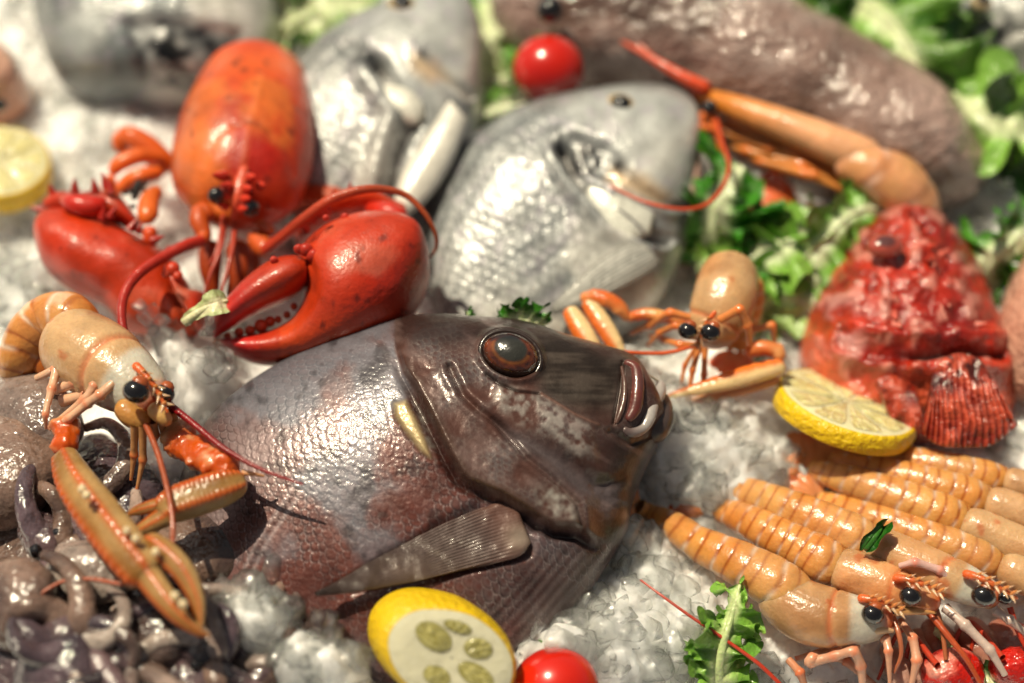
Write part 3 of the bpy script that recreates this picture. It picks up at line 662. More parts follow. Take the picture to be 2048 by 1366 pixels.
    for px, py, r in ((455, 676, 7), (478, 668, 9), (500, 664, 10), (522, 655, 13), (540, 646, 10), (556, 642, 7), (574, 633, 7), (588, 616, 7)):
        c = onplane(px, py - 3, OR_ + NR * .05, NR); tb.add(ball(c, (r * K * 1.05, r * K, r * K * 1.2), 10, 14), lin('#d8502c'))
    tb.each('claw_tooth', M_RED, p)
    nb = Bag()
    for px, py, r in ((612, 500, 12), (598, 498, 9), (628, 512, 13), (640, 538, 5), (645, 546, 6), (548, 520, 7), (652, 436, 6), (690, 434, 7), (724, 430, 6), (735, 431, 6), (575, 548, 4), (660, 462, 5)):
        c = onplane(px, py, OR_ + NR * (.20 if px < 660 else .12), NR); nb.add(ball(c, (r * K * 1.2, r * K, r * K * 1.3), 10, 14), lin('#b83020'))
    nb.each('claw_knob', M_RED, p)
    Td = [(618, 520), (585, 512), (545, 520), (505, 545), (470, 578), (440, 615), (426, 648), (422, 668)]
    Bd = [(616, 568), (596, 588), (566, 606), (528, 622), (492, 640), (462, 658), (442, 668), (430, 678)]
    slabm('claw_finger', Td, Bd, [.12, .16, .17, .16, .14, .11, .08, .03], OR_ + NR * .07, NR, M_RED, root, nu=80, nt=50, power=.5,
          fn=lambda px, py, u, v, up, V: (.006 * fbm(V, 8, 2, 3), mix(mix(lin('#b83414'), lin('#c42420'), sst(u, .3, .7)), lin('#8c1410'), np.clip(.4 + fbm(V, 4, 2, 5), 0, 1) * .5)))
    Tw = [(585, 470), (605, 440), (640, 412), (690, 388), (730, 385), (775, 402), (812, 415)]; Bw = [(600, 490), (625, 470), (660, 452), (705, 440), (750, 440), (790, 448), (818, 455)]
    slabm('claw_wrist', Tw, Bw, [.08, .12, .15, .16, .16, .13, .10], P(700, 430, .52), unit(A([.1, -.3, 1])), M_RED, root, nu=60, nt=40, fn=lob_fn(21, .45))
    tubem('claw_wrist', PP([(735, 415, .60), (775, 425, .66), (815, 438, .66)]), A([12, 22, 16]) * K, M_RED, root, lin('#c92c1a'), n=30, k=20)
    tubem('claw_arm', PP([(560, 405, .34), (620, 392, .36), (690, 400, .40)]), A([30, 26, 24]) * K, M_RED, root, lin('#b8481c'), n=30, k=20)
    spikes([(700, 385, .68, .1, .5, 1), (668, 398, .66, 0, .4, 1), (625, 440, .66, -.3, .2, 1), (610, 460, .66, -.4, 0, 1), (640, 425, .66, -.3, .3, 1), (655, 420, .7, -.2, .3, 1)], .045).each('claw_spine', M_RED, root)
    # ---- left hand cutter claw
    NL = unit(A([-.15, -.38, .91])); OL = P(230, 540, .44)
    Tl = [(92, 432), (125, 418), (165, 424), (205, 438), (250, 458), (295, 482), (330, 505), (352, 528), (366, 556), (384, 580), (398, 612), (404, 650)]
    Bl = [(79, 465), (84, 500), (98, 540), (122, 566), (155, 588), (195, 605), (222, 622), (240, 645), (258, 665), (300, 672), (345, 682), (392, 672)]
    def fl(px, py, u, v, up, V):
        n = fbm(V, 2.4, 3, 52); n2 = fbm(V, 9, 2, 55)
        c = mix(lin('#b4220c'), lin('#d2440f'), np.clip(.3 + .8 * n + .5 * sst(py, 560, 640), 0, 1)); c = mix(c, DRK, np.clip(.5 * sst(n + n2, .4, .9), 0, 1))
        d, _ = pline(px, py, [(250, 470), (290, 500), (330, 525)]); w_, _ = pline(px, py, [(355, 530), (345, 580), (372, 640)])
        return .01 * n2 + .012 * np.exp(-(d / 10) ** 2) - .03 * np.exp(-(w_ / 8) ** 2), scuff(V, c, .6)
    p = slabm('cutter_claw', Tl, Bl, [.10, .17, .21, .23, .24, .23, .21, .20, .19, .17, .15, .08], OL, NL, M_RED, root, nu=130, nt=80, up_share=.65, power=.5, fn=fl)
    slabm('claw_finger', [(332, 530), (362, 548), (382, 578), (405, 585), (412, 610), (408, 650)], [(340, 556), (352, 580), (362, 605), (376, 628), (386, 645), (396, 660)], [.08, .10, .10, .09, .08, .04], OL + NL * .13, NL, M_RED, root, nu=50, nt=36, fn=lob_fn(61, .2))
    nb = Bag()
    for px, py, r in ((345, 538, 15), (355, 552, 11), (332, 548, 9)):
        c = onplane(px, py, OL + NL * .22, NL); nb.add(ball(c, (r * K, r * K, r * K), 12, 14), lin('#cf3a18'))
    nb.each('claw_knob', M_RED, p)
    Tw = [(92, 405), (125, 388), (165, 390), (205, 388), (238, 392), (268, 425), (285, 452)]; Bw = [(90, 432), (120, 432), (160, 438), (200, 442), (240, 452), (268, 462), (280, 470)]
    slabm('claw_wrist', Tw, Bw, [.07, .10, .11, .12, .12, .10, .07], P(190, 420, .50), unit(A([-.1, -.3, 1])), M_RED, root, nu=60, nt=40, fn=lob_fn(23, .35))
    tubem('claw_wrist', PP([(128, 398, .62), (150, 408, .66), (185, 412, .66), (215, 405, .64)]), A([12, 20, 20, 12]) * K, M_RED, root, lin('#c62414'), n=30, k=20)
    spikes([(105, 388, .56, -.2, .5, .8), (84, 420, .48, -1, .1, .3), (190, 378, .62, -.1, .6, .8), (212, 372, .64, -.3, .9, .8), (222, 380, .64, -.2, .9, .7), (206, 432, .66, .2, .5, .8), (222, 430, .66, .5, .4, .6), (262, 455, .66, .5, .5, .5), (275, 460, .64, .5, .4, .5), (308, 480, .62, .9, .2, .3), (340, 500, .6, .7, .3, .3), (150, 378, .6, 0, .6, .8)], .05).each('claw_spine', M_RED, root)
    # walking legs beside the shell
    for pts, r in (([(340, 345, .34), (300, 300, .40), (262, 272, .44), (240, 262, .42)], [30, 27, 22, 8]), ([(238, 262, .44), (240, 290, .40), (252, 310, .36)], [13, 16, 8]), ([(330, 320, .4), (280, 312, .46), (240, 328, .46), (222, 350, .42)], [12, 17, 17, 10]),
                   ([(222, 350, .44), (218, 380, .40), (240, 395, .36)], [14, 15, 10]), ([(325, 345, .42), (285, 352, .46), (255, 365, .44), (235, 385, .42)], [14, 18, 17, 10]), ([(318, 380, .52), (300, 400, .56), (296, 430, .58), (302, 448, .56)], [12, 20, 21, 16]),
                   ([(302, 452, .56), (300, 475, .54), (306, 500, .48)], [15, 14, 8])):
        tubem('walking_leg', PP(pts), A(r) * K, M_RED, root, mix(ORN, lin('#ef7a2a'), A(random.random() * .7)), n=36, k=20)
    tubem('walking_leg', PP([(590, 400, .2), (640, 384, .24), (672, 380, .22)]), A([16, 18, 8]) * K, M_RED, root, lin('#8a3214'), n=30, k=16)
    db = Bag()
    for k in range(26):
        c = P(272 + random.gauss(0, 9) , 378 + random.gauss(0, 14), .55 + random.random() * .04); db.add(ball(c, (random.uniform(.008, .018), random.uniform(.008, .02), .012), 7, 9), lin('#17140f'))
    db.make('weed_debris', M_EYEB, root)

# ------------------------------------------------------------------ langoustines and prawns
PCH, OGE, PAL = lin('#cda277'), lin('#cf8036'), lin('#e8cdb4')
def limb(name, pts, r, parent, col='#d9a184', mat=None, n=44, k=10, curve=False):
    pts = PP(pts); m = len(pts); r = A(r, float) * K if np.ndim(r) else np.linspace(r, r * .35, m) * K
    V = []
    if curve: return tubem(name, pts, r, mat or M_LEG, parent, lin(col), n=n, k=k, ends=None)
    t = np.linspace(0, m - 1, n); base = np.interp(t, range(m), r)
    kn = 1 + .22 * np.exp(-((t - np.round(t)) / .09) ** 2) * (np.round(t) > 0) * (np.round(t) < m - 1) - .1 * np.sin(np.pi * (t % 1))
    C = np.stack([np.interp(t, range(m), pts[:, q]) for q in range(3)], -1)
    C[1:-1] = (C[:-2] + 2 * C[1:-1] + C[2:]) / 4
    V, F, _ = tube(C, base * kn, n=n, k=k, ends=None, linear=True)
    cc = mix(lin(col), lin('#e8641f') if col != '#c9b3a8' else lin(col), .5 * np.exp(-((t - np.round(t)) / .12) ** 2) * (np.round(t) > 0))
    return make(name, V, F, mat or M_LEG, parent, np.repeat(cc, k, 0))
def ab_fn(segs, seed, ridges=2, orange=OGE, pale=PAL):
    def fn(s, th, V):
        side = np.abs(np.cos(th)); top = np.sin(th)
        q = s * segs + .16 * side ** 2 + .05 * fbm(V, 5, 2, seed + 31); f = q % 1
        g = np.where(f < .42, f / .42 * .95, (f - .42) / .58) if ridges == 2 else f
        r = np.sin(np.pi * np.clip(g, 0, 1)) ** .6
        n = fbm(V, 5, 2, seed)
        disp = (.030 + .012 * (f > .42)) * r * (1 - .5 * sst(side, .8, 1)) - .012 * np.exp(-(np.minimum(f, 1 - f) / .05) ** 2) + .02 * np.sin(np.pi * f) * sst(side, .75, 1) + .02 * fbm(V, 6, 2, seed + 5)
        c = mix(orange, lin('#e2a65c'), np.clip(r * .6 + .9 * n, 0, 1)); c = mix(c, lin('#a04c10'), .85 * (1 - sst(np.minimum(g, 1 - g), 0, .2)) * sst(n, -.8, -.2)); c = mix(c, lin('#d2a676'), .35 * sst(fbm(V, 3, 2, seed + 7), -.1, .4))
        c = mix(c, pale, np.clip(.85 * np.exp(-(np.minimum(f, 1 - f) / .07) ** 2) * sst(side, .15, .7) + .6 * sst(side, .86, .98) * (f < .35), 0, 1))
        return disp, c
    return fn
def car_fn(seed, base=PCH, groove=.55, front=1.0):
    def fn(s, th, V):
        n = fbm(V, 3, 3, seed); n2 = fbm(V, 16, 2, seed + 2); top = np.sin(th)
        c = mix(base, lin('#b9783c'), np.clip(.3 + 1.1 * n, 0, 1)); c = mix(c, lin('#dcc39a'), .5 * sst(n, 0, .4)); c = mix(c, lin('#8a5a34'), .45 * sst(fbm(V, 7, 3, seed + 9), .1, .45))
        gr = np.exp(-((s - groove + .05 * top) / .018) ** 2); g0 = np.exp(-((s - .07) / .02) ** 2)
        c = mix(c, lin('#d9622a'), .55 * gr); c = mix(c, lin('#d2d0c4'), .85 * front * sst(s, groove + .05, groove + .10) * (1 - sst(s, .84, .92)) * sst(n, -.35, .1))
        c = mix(c, lin('#e05a20'), .75 * front * sst(s, .78, .9) * sst(top, .3, .8)); c = mix(c, lin('#eba27c'), .5 * sst(-top, .1, .7))
        c = mix(c, lin('#b8541e'), .6 * sst(n2, .42, .6))
        return .012 * n2 - .07 * gr - .03 * g0 + .02 * np.exp(-((np.cos(th)) / .06) ** 2) * (top > 0), c
    return fn
def tail_fan(root, base, direc, size, col1='#e8905a', normal=(0, 0, 1)):
    n = unit(A(normal)); d = unit(A(direc) - n * (A(direc) @ n)); sd = np.cross(n, d)
    for k, a in enumerate((-.75, -.38, 0, .38, .75)):
        dd = d * math.cos(a) + sd * math.sin(a); s2 = np.cross(n, dd)
        L = size * (1 if k != 2 else .95); b = A(base) + dd * size * .1
        V, F, _ = tube([b, b + dd * L * .5 + n * .01, b + dd * L], [(size * .12, .014), (size * .24, .014), (size * .2, .008)], n=22, k=18, up=n, flat=True)
        t = np.clip(((V - b) @ dd) / L, 0, 1)
        make('tail_fin', V, F, M_PRAWN, root, mix(lin(col1), lin('#dd4a22'), sst(t, .3, 1) * (.3 if k in (1, 3) else .7)))
def langoustine(label, ab, cp, segs=7, group=None, eye=None, rost=None, groove=.55, up=(0, -.1, 1), seed=1, er=19, name='langoustine', front=1., fan=.17, base=PCH, rw=9):
    """ab, cp: lists of (px,py,z,side half width,up half height) in photo px"""
    a = A(ab, float); c = A(cp, float)
    a[-1, 3:5] *= .72; a[-1, 2] -= .02
    root = thing(name, P(c[len(c) // 2][0], c[len(c) // 2][1], .05), label, 'langoustine', group)
    tubem('abdomen', PP(a[:, :3]), a[:, 3:5] * K, M_PRAWN, root, n=220, k=60, up=up, fn=ab_fn(segs, seed), ends=None)
    tubem('carapace', PP(c[:, :3]), c[:, 3:5] * K, M_PRAWN, root, n=110, k=64, up=up, fn=car_fn(seed, base, groove, front), power=2.5)
    p = PP(a[:2, :3]); tail_fan(root, p[0], p[0] - p[1] + A([0, 0, -.01]), fan)
    if rost:
        R = PP(rost); b = Bag().add(tube(R, np.linspace(rw, 2.5, len(R)) * K, n=26, k=12), lin('#e2672f'))
        for t in (.25, .42, .58, .72, .86):
            q = cr(R, t=A([t]))[0]; dr = unit(R[-1] - R[0]); b.add(cone(q, q + dr * .022 + A([0, .012, .035]), .011), lin('#e88a50'))
            for sgn in (-1, 1): 
                sd = unit(np.cross(dr, (0, 0, 1))) * sgn; b.add(cone(q, q + dr * .03 + sd * .03 + A([0, 0, .01]), .009), lin('#f0b890'))
        b.make('rostrum', M_PRAWN, root)
    for e in (eye or []):
        c0 = P(*e[:3]); r = (e[3] if len(e) > 3 else er) * K * .92
        ax = A([unit(A([1, -.35, 0.])), unit(A([.35, 1, 0])), [0, 0, 1.]])
        o = make('eye', *ball(c0, (r * 1.08, r * .92, r * .95), 26, 34, ax)[:2], M_EYE, root)
        cap = ball(c0 + A([.3 * r, .55 * r, .30 * r]), (r * .72, r * .62, r * .62), 16, 20, ax)
        make('eye_stalk', *cap[:2], M_PRAWN, o, lin('#a8542a'))
    return root
def row_of_langoustines():
    g = 'langoustines laid side by side at the right'
    U = (.05, -.35, 1)
    # 1 nearest
    r = langoustine('nearest langoustine of the row, whole pale head and crooked legs beside the green sprig',
        [(1278, 1014, .20, 17, 13), (1300, 1030, 0.16, 22, 19), (1345, 1050, 0.21, 27, 25), (1395, 1085, 0.26, 32, 30), (1450, 1112, 0.30, 38, 35), (1505, 1140, 0.33, 43, 40), (1560, 1172, 0.35, 47, 44), (1610, 1200, 0.35, 50, 46)],
        [(1535, 1168, .30, 43, 41), (1560, 1190, 0.31, 50, 50), (1610, 1222, 0.33, 58, 52), (1660, 1236, 0.34, 57, 50), (1710, 1240, 0.35, 47, 44), (1752, 1240, 0.34, 38, 35), (1785, 1242, 0.32, 22, 21)], group=g,
        eye=[(1745, 1229, .44, 21), (1786, 1222, .36, 12)], rost=[(1715, 1196, .44), (1745, 1200, .46), (1778, 1212, .44), (1812, 1228, .42)], up=U, seed=3)
    limb('leg', [(1715, 1290, .20), (1660, 1302, .24), (1622, 1318, .28), (1616, 1326, .26), (1668, 1312, .30), (1708, 1299, .34), (1722, 1330, .28), (1726, 1375, .2)], [9, 10, 11, 11, 10, 11, 10, 7], r)
    limb('leg', [(1700, 1280, .18), (1650, 1302, .16), (1590, 1318, .14)], [8, 9, 5], r)
    limb('leg', [(1745, 1262, .30), (1772, 1278, .34), (1777, 1300, .34), (1780, 1375, .24)], [8, 9, 8, 3], r, '#d9a184')
    limb('leg', [(1800, 1240, .30), (1826, 1276, .32), (1834, 1320, .3), (1822, 1375, .22)], [7, 9, 10, 5], r)
    limb('leg', [(1660, 1310, .14), (1690, 1320, .14), (1760, 1380, .1)], [9, 9, 6], r)
    limb('leg', [(1578, 1320, .16), (1600, 1345, .18), (1614, 1385, .12)], [8, 9, 6], r, '#c98a6a')
    limb('antenna', [(1785, 1232, .36), (1798, 1270, .36), (1802, 1310, .32), (1788, 1346, .26)], [6, 5, 4, 3], r, '#b86a48', curve=True)
    limb('antenna_scale', [(1716, 1254, .36), (1750, 1258, .38), (1786, 1262, .36)], [13, 11, 4], r, '#d8b088', curve=True)
    limb('antenna_scale', [(1790, 1222, .42), (1830, 1222, .42), (1872, 1226, .40)], [10, 7, 2], r, '#c9925a', curve=True)
    for k in range(12):
        x0 = 1440 + k * 0
    # 2
    r = langoustine('second langoustine from the front of the row, black eye above its neighbour head',
        [(1430, 1016, 0.17, 20, 17), (1470, 1030, 0.22, 28, 25), (1515, 1052, 0.27, 34, 32), (1560, 1076, 0.30, 38, 36), (1605, 1098, 0.32, 40, 38), (1650, 1122, 0.34, 43, 40), (1690, 1140, 0.34, 44, 40)],
        [(1660, 1128, 0.32, 40, 40), (1710, 1148, 0.35, 44, 42), (1760, 1166, 0.37, 43, 40), (1810, 1184, 0.38, 38, 35), (1850, 1200, 0.37, 29, 28), (1878, 1212, 0.35, 18, 17)], group=g,
        eye=[(1821, 1192, .47, 21), (1864, 1176, .40, 11)], rost=[(1785, 1156, .47), (1820, 1160, .50), (1858, 1174, .50), (1890, 1192, .48)], up=U, seed=8, base=lin('#e6a06c'))
    limb('leg', [(1640, 1140, .28), (1656, 1144, .34), (1664, 1172, .32)], [5, 6, 5], r, '#d9b0a8')
    limb('feeler', [(1870, 1215, .36), (1884, 1260, .34), (1892, 1320, .3)], [7, 5, 4], r, '#a8603c', curve=True)
    limb('antenna', [(1855, 1222, .36), (1895, 1270, .36), (1935, 1322, .34), (1965, 1375, .3)], [7, 6, 5, 4], r, '#b04a22', curve=True)
    limb('leg', [(1890, 1215, .34), (1930, 1250, .36), (1980, 1300, .34), (2010, 1350, .28)], [10, 10, 9, 6], r, '#c9b3a8')
    # 3
    r = langoustine('third langoustine from the front of the row, dark green herb leaf on its back',
        [(1455, 966, 0.17, 18, 16), (1500, 984, 0.23, 27, 23), (1550, 1004, 0.28, 32, 30), (1605, 1026, 0.32, 36, 33), (1660, 1050, 0.34, 38, 35), (1710, 1072, 0.36, 39, 37), (1750, 1090, 0.36, 39, 37)],
        [(1725, 1080, 0.35, 38, 37), (1785, 1106, 0.38, 40, 38), (1850, 1134, 0.40, 40, 38), (1915, 1162, 0.41, 38, 35), (1965, 1184, 0.40, 31, 28), (2000, 1200, 0.38, 20, 17)], group=g,
        eye=[(1967, 1192, .49, 23), (2010, 1196, .42, 14)], rost=[(1925, 1146, .50), (1960, 1156, .53), (2000, 1176, .53), (2036, 1198, .50)], up=U, seed=14)
    limb('leg', [(1800, 1132, .46), (1830, 1124, .50), (1880, 1140, .48), (1915, 1172, .44)], [6, 8, 8, 3], r, '#d9b0a8')
    limb('leg', [(1990, 1220, .38), (2020, 1240, .38), (2050, 1265, .34)], [10, 9, 7], r, '#c9b3a8')
    limb('antenna', [(2020, 1215, .36), (2035, 1260, .34), (2060, 1310, .3)], [6, 5, 4], r, '#c23a22', curve=True)
    specs = [
        ('fourth langoustine from the front of the row, wedged behind the one with the herb leaf', (1640, 1000), (2010, 1134), (2200, 1215), 34, .30, 20),
        ('fifth langoustine from the front of the row, third from the back', (1625, 938), (1940, 1048), (2190, 1160), 35, .31, 24),
        ('sixth langoustine from the front of the row, second from the back', (1665, 920), (1985, 1004), (2210, 1086), 32, .30, 31),
        ('rearmost langoustine of the row, nearest the lemon slice and the red spiny fish', (1715, 903), (2020, 962), (2230, 1026), 28, .28, 37)]
    for lab, t, m, h, hw, z, sd in specs:
        t, m, h = A(t, float), A(m, float), A(h, float)
        ab = []; 
        for k, f in enumerate((0, .12, .3, .5, .7, .88, 1.0)):
            q = t + (m - t) * f + A([0, -5 * math.sin(math.pi * f)]); w_ = hw * (.5, .72, .88, .96, 1, 1.02, 1)[k]
            ab.append((q[0], q[1], z * (.45, .65, .85, .95, 1, 1, 1)[k], w_, w_ * .86))
        cp = []
        for k, f in enumerate((-.08, .2, .45, .7, .9, 1.0)):
            q = m + (h - m) * f; w_ = hw * (1, 1.08, 1.08, .95, .75, .4)[k]; cp.append((q[0], q[1], z * 1.03, w_, w_ * .86))
        d = unit(h - m)
        e = [(h[0] - 30, h[1] - 4, z + .12, 21), (h[0] + 5, h[1] - 14, z + .1, 14)]
        rr = [(h[0] - 70, h[1] - 40, z + .14), (h[0] - 35, h[1] - 34, z + .17), (h[0], h[1] - 22, z + .17), (h[0] + 30, h[1] - 6, z + .15)]
        r = langoustine(lab, ab, cp, group=g, eye=e, rost=rr, up=U, seed=sd)
        limb('antenna', [(h[0], h[1], z), (h[0] + 60, h[1] + 50, z), (h[0] + 90, h[1] + 130, z * .6)], [5, 4, 3], r, '#b86a48', curve=True)
        for q in range(3): limb('leg', [(m[0] + 60 + q * 45, m[1] + 40 + q * 12, z * .6), (m[0] + 70 + q * 45, m[1] + 75 + q * 12, z * .5), (m[0] + 110 + q * 45, m[1] + 100 + q * 12, .06)], [7, 7, 4], r)

def left_langoustine():
    r = langoustine('pale curled langoustine on the octopus at the left edge, long orange claws stretched below it',
        [(46, 775, .50, 26, 20), (34, 748, .56, 34, 26), (40, 712, .64, 40, 34), (62, 668, .70, 44, 38), (96, 640, .74, 47, 44), (138, 640, .77, 52, 50), (172, 668, .78, 56, 54)],
        [(112, 664, .74, 58, 62), (150, 690, .77, 72, 70), (200, 722, .80, 76, 72), (250, 758, .82, 66, 60), (296, 790, .82, 48, 44), (326, 812, .80, 26, 24)],
        eye=[(272, 783, .98, 25), (328, 787, .90, 20)], rost=[(268, 728, .96), (292, 752, .97), (316, 784, .95), (336, 826, .92)], up=(-.1, -.3, 1), seed=44, groove=.52, fan=.12, segs=5)
    tubem('tail_underside', PP([(90, 690, .66), (88, 720, .64), (84, 752, .6)]), A([(18, 12), (24, 14), (18, 10)]) * K, M_PRAWN, r, lin('#b8621e'), n=30, k=16)
    limb('leg', [(74, 756, .74), (114, 737, .82), (103, 778, .82), (90, 830, .80), (92, 856, .74)], [7, 10, 8, 6, 3], r, '#e0b090')
    limb('leg', [(112, 780, .76), (150, 764, .82), (198, 745, .88), (188, 772, .88), (172, 798, .86), (96, 856, .72)], [10, 12, 11, 9, 9, 4], r, '#e0b090')
    limb('leg', [(124, 802, .74), (175, 788, .80), (176, 794, .8)], [12, 12, 9], r, '#e0b090')
    limb('leg', [(226, 767, .90), (200, 790, .90), (176, 806, .86), (137, 838, .80), (100, 858, .74)], [10, 10, 9, 8, 4], r, '#e0b090')
    for a, b, c in (((270, 850), (268, 910), (262, 960)), ((285, 850), (286, 920), (274, 978)), ((318, 830), (330, 870), (330, 900)), ((345, 820), (352, 860), (346, 900)), ((305, 840), (312, 870), (308, 890))):
        limb('mouthpart', [(*a, .84), (*b, .72), (*c, .64)], [9, 7, 3], r, '#c08a5a')
    tubem('antenna_base', PP([(240, 800, .86), (262, 830, .84), (300, 850, .82)]), A([20, 22, 16]) * K, M_PRAWN, r, lin('#c08848'), n=26, k=18)
    tubem('antenna_base', PP([(300, 812, .88), (322, 830, .88), (340, 850, .86)]), A([16, 16, 10]) * K, M_PRAWN, r, lin('#d8a868'), n=26, k=18)
    limb('antenna', [(292, 850, .86), (315, 905, .88), (335, 980, .90), (346, 1050, .90), (340, 1110, .88), (310, 1155, .86), (250, 1168, .84), (180, 1158, .82), (120, 1165, .8), (60, 1205, .78), (20, 1250, .74)], [6, 5.5, 5, 5, 4.5, 4.5, 4, 3.6, 3.2, 3, 2.4], r, '#a8502c', curve=True, n=160)
    armf = lambda s, th, V: (.55 * np.maximum(fbm(V, 26, 2, 5) - .12, 0) - .12 + .12 * np.sin(s * 9), mix(lin('#c9520f'), lin('#e0b080'), np.clip(np.maximum(fbm(V, 16, 2, 8), 0) * 2. + .8 * (1 - sst(s, .1, .35)), 0, 1)))
    tubem('claw_arm', PP([(128, 835, .74), (134, 870, .76), (124, 908, .78)]), A([(24, 20), (30, 24), (22, 20)]) * K, M_PRAWN, r, n=60, k=34, fn=armf)
    tubem('claw_arm', PP([(340, 850, .72), (372, 892, .76), (420, 920, .80), (478, 945, .80)]), A([(26, 22), (32, 26), (34, 28), (20, 20)]) * K, M_PRAWN, r, n=110, k=50, fn=armf)
    def cf(seed):
        def fn(s, th, V):
            e = np.exp(-((np.cos(th) - .72) / .22) ** 2) * (np.sin(th) > -.2) + np.exp(-((np.cos(th) + .35) / .18) ** 2) * (np.sin(th) > 0)
            n = fbm(V, 5, 3, seed); b = np.abs(np.sin(s * 62 + 2 * n)) 
            return .10 * e * (.5 + b) - .05 + .02 * n, mix(mix(lin('#8f6226'), lin('#bd9a66'), np.clip(.3 - .6 * np.cos(th) + n, 0, 1)), lin('#c2500f'), np.clip(e * .9, 0, 1))
        return fn
    U = (-.2, -.35, 1)
    cl = tubem('claw', PP([(126, 905, .78), (150, 960, .82), (192, 1022, .86), (245, 1092, .90), (300, 1160, .92)]), A([(24, 20), (36, 28), (42, 32), (42, 32), (38, 28)]) * K, M_PRAWN, r, n=160, k=48, up=U, fn=cf(3), power=3)
    tubem('claw_finger', PP([(268, 1112, .90), (310, 1170, .92), (350, 1222, .92), (390, 1258, .90), (420, 1272, .88)]), A([(24, 22), (24, 22), (18, 16), (10, 9), (3, 3)]) * K, M_PRAWN, cl, n=80, k=30, up=U, fn=cf(6))
    tubem('claw_finger', PP([(290, 1078, .92), (335, 1108, .94), (372, 1150, .94), (396, 1205, .92), (402, 1256, .90)]), A([(20, 18), (22, 20), (20, 17), (13, 11), (4, 4)]) * K, M_PRAWN, cl, n=80, k=30, up=U, fn=cf(9))
    kb = Bag()
    for px, py in ((165, 978), (174, 990), (254, 1062), (272, 1078), (312, 1104), (350, 1192), (366, 1208)): kb.add(ball(P(px, py, 1.0 if py < 1150 else .985), (.017, .017, .017), 10, 12), lin('#e8d0ac'))
    kb.each('claw_knob', M_PRAWN, cl)
    cl = tubem('claw', PP([(492, 962, .80), (450, 975, .82), (400, 992, .82), (350, 1010, .82), (318, 1028, .80)]), A([(20, 18), (33, 28), (36, 30), (34, 28), (24, 20)]) * K, M_PRAWN, r, n=130, k=48, up=(0, -.4, 1), fn=cf(13), power=3)
    tubem('claw_finger', PP([(360, 1020, .82), (320, 1040, .80), (285, 1058, .78), (262, 1062, .76)]), A([20, 18, 12, 4]) * K, M_PRAWN, cl, n=60, k=26, fn=cf(16))
    tubem('claw_finger', PP([(370, 992, .83), (325, 1008, .82), (280, 1020, .80), (255, 1030, .78)]), A([16, 14, 10, 4]) * K, M_PRAWN, cl, n=60, k=26, fn=cf(19))
    limb('claw_tip', [(484, 945, .82), (506, 948, .82), (528, 952, .8)], [6, 4, 2], r, '#e0a070', curve=True)
    return r

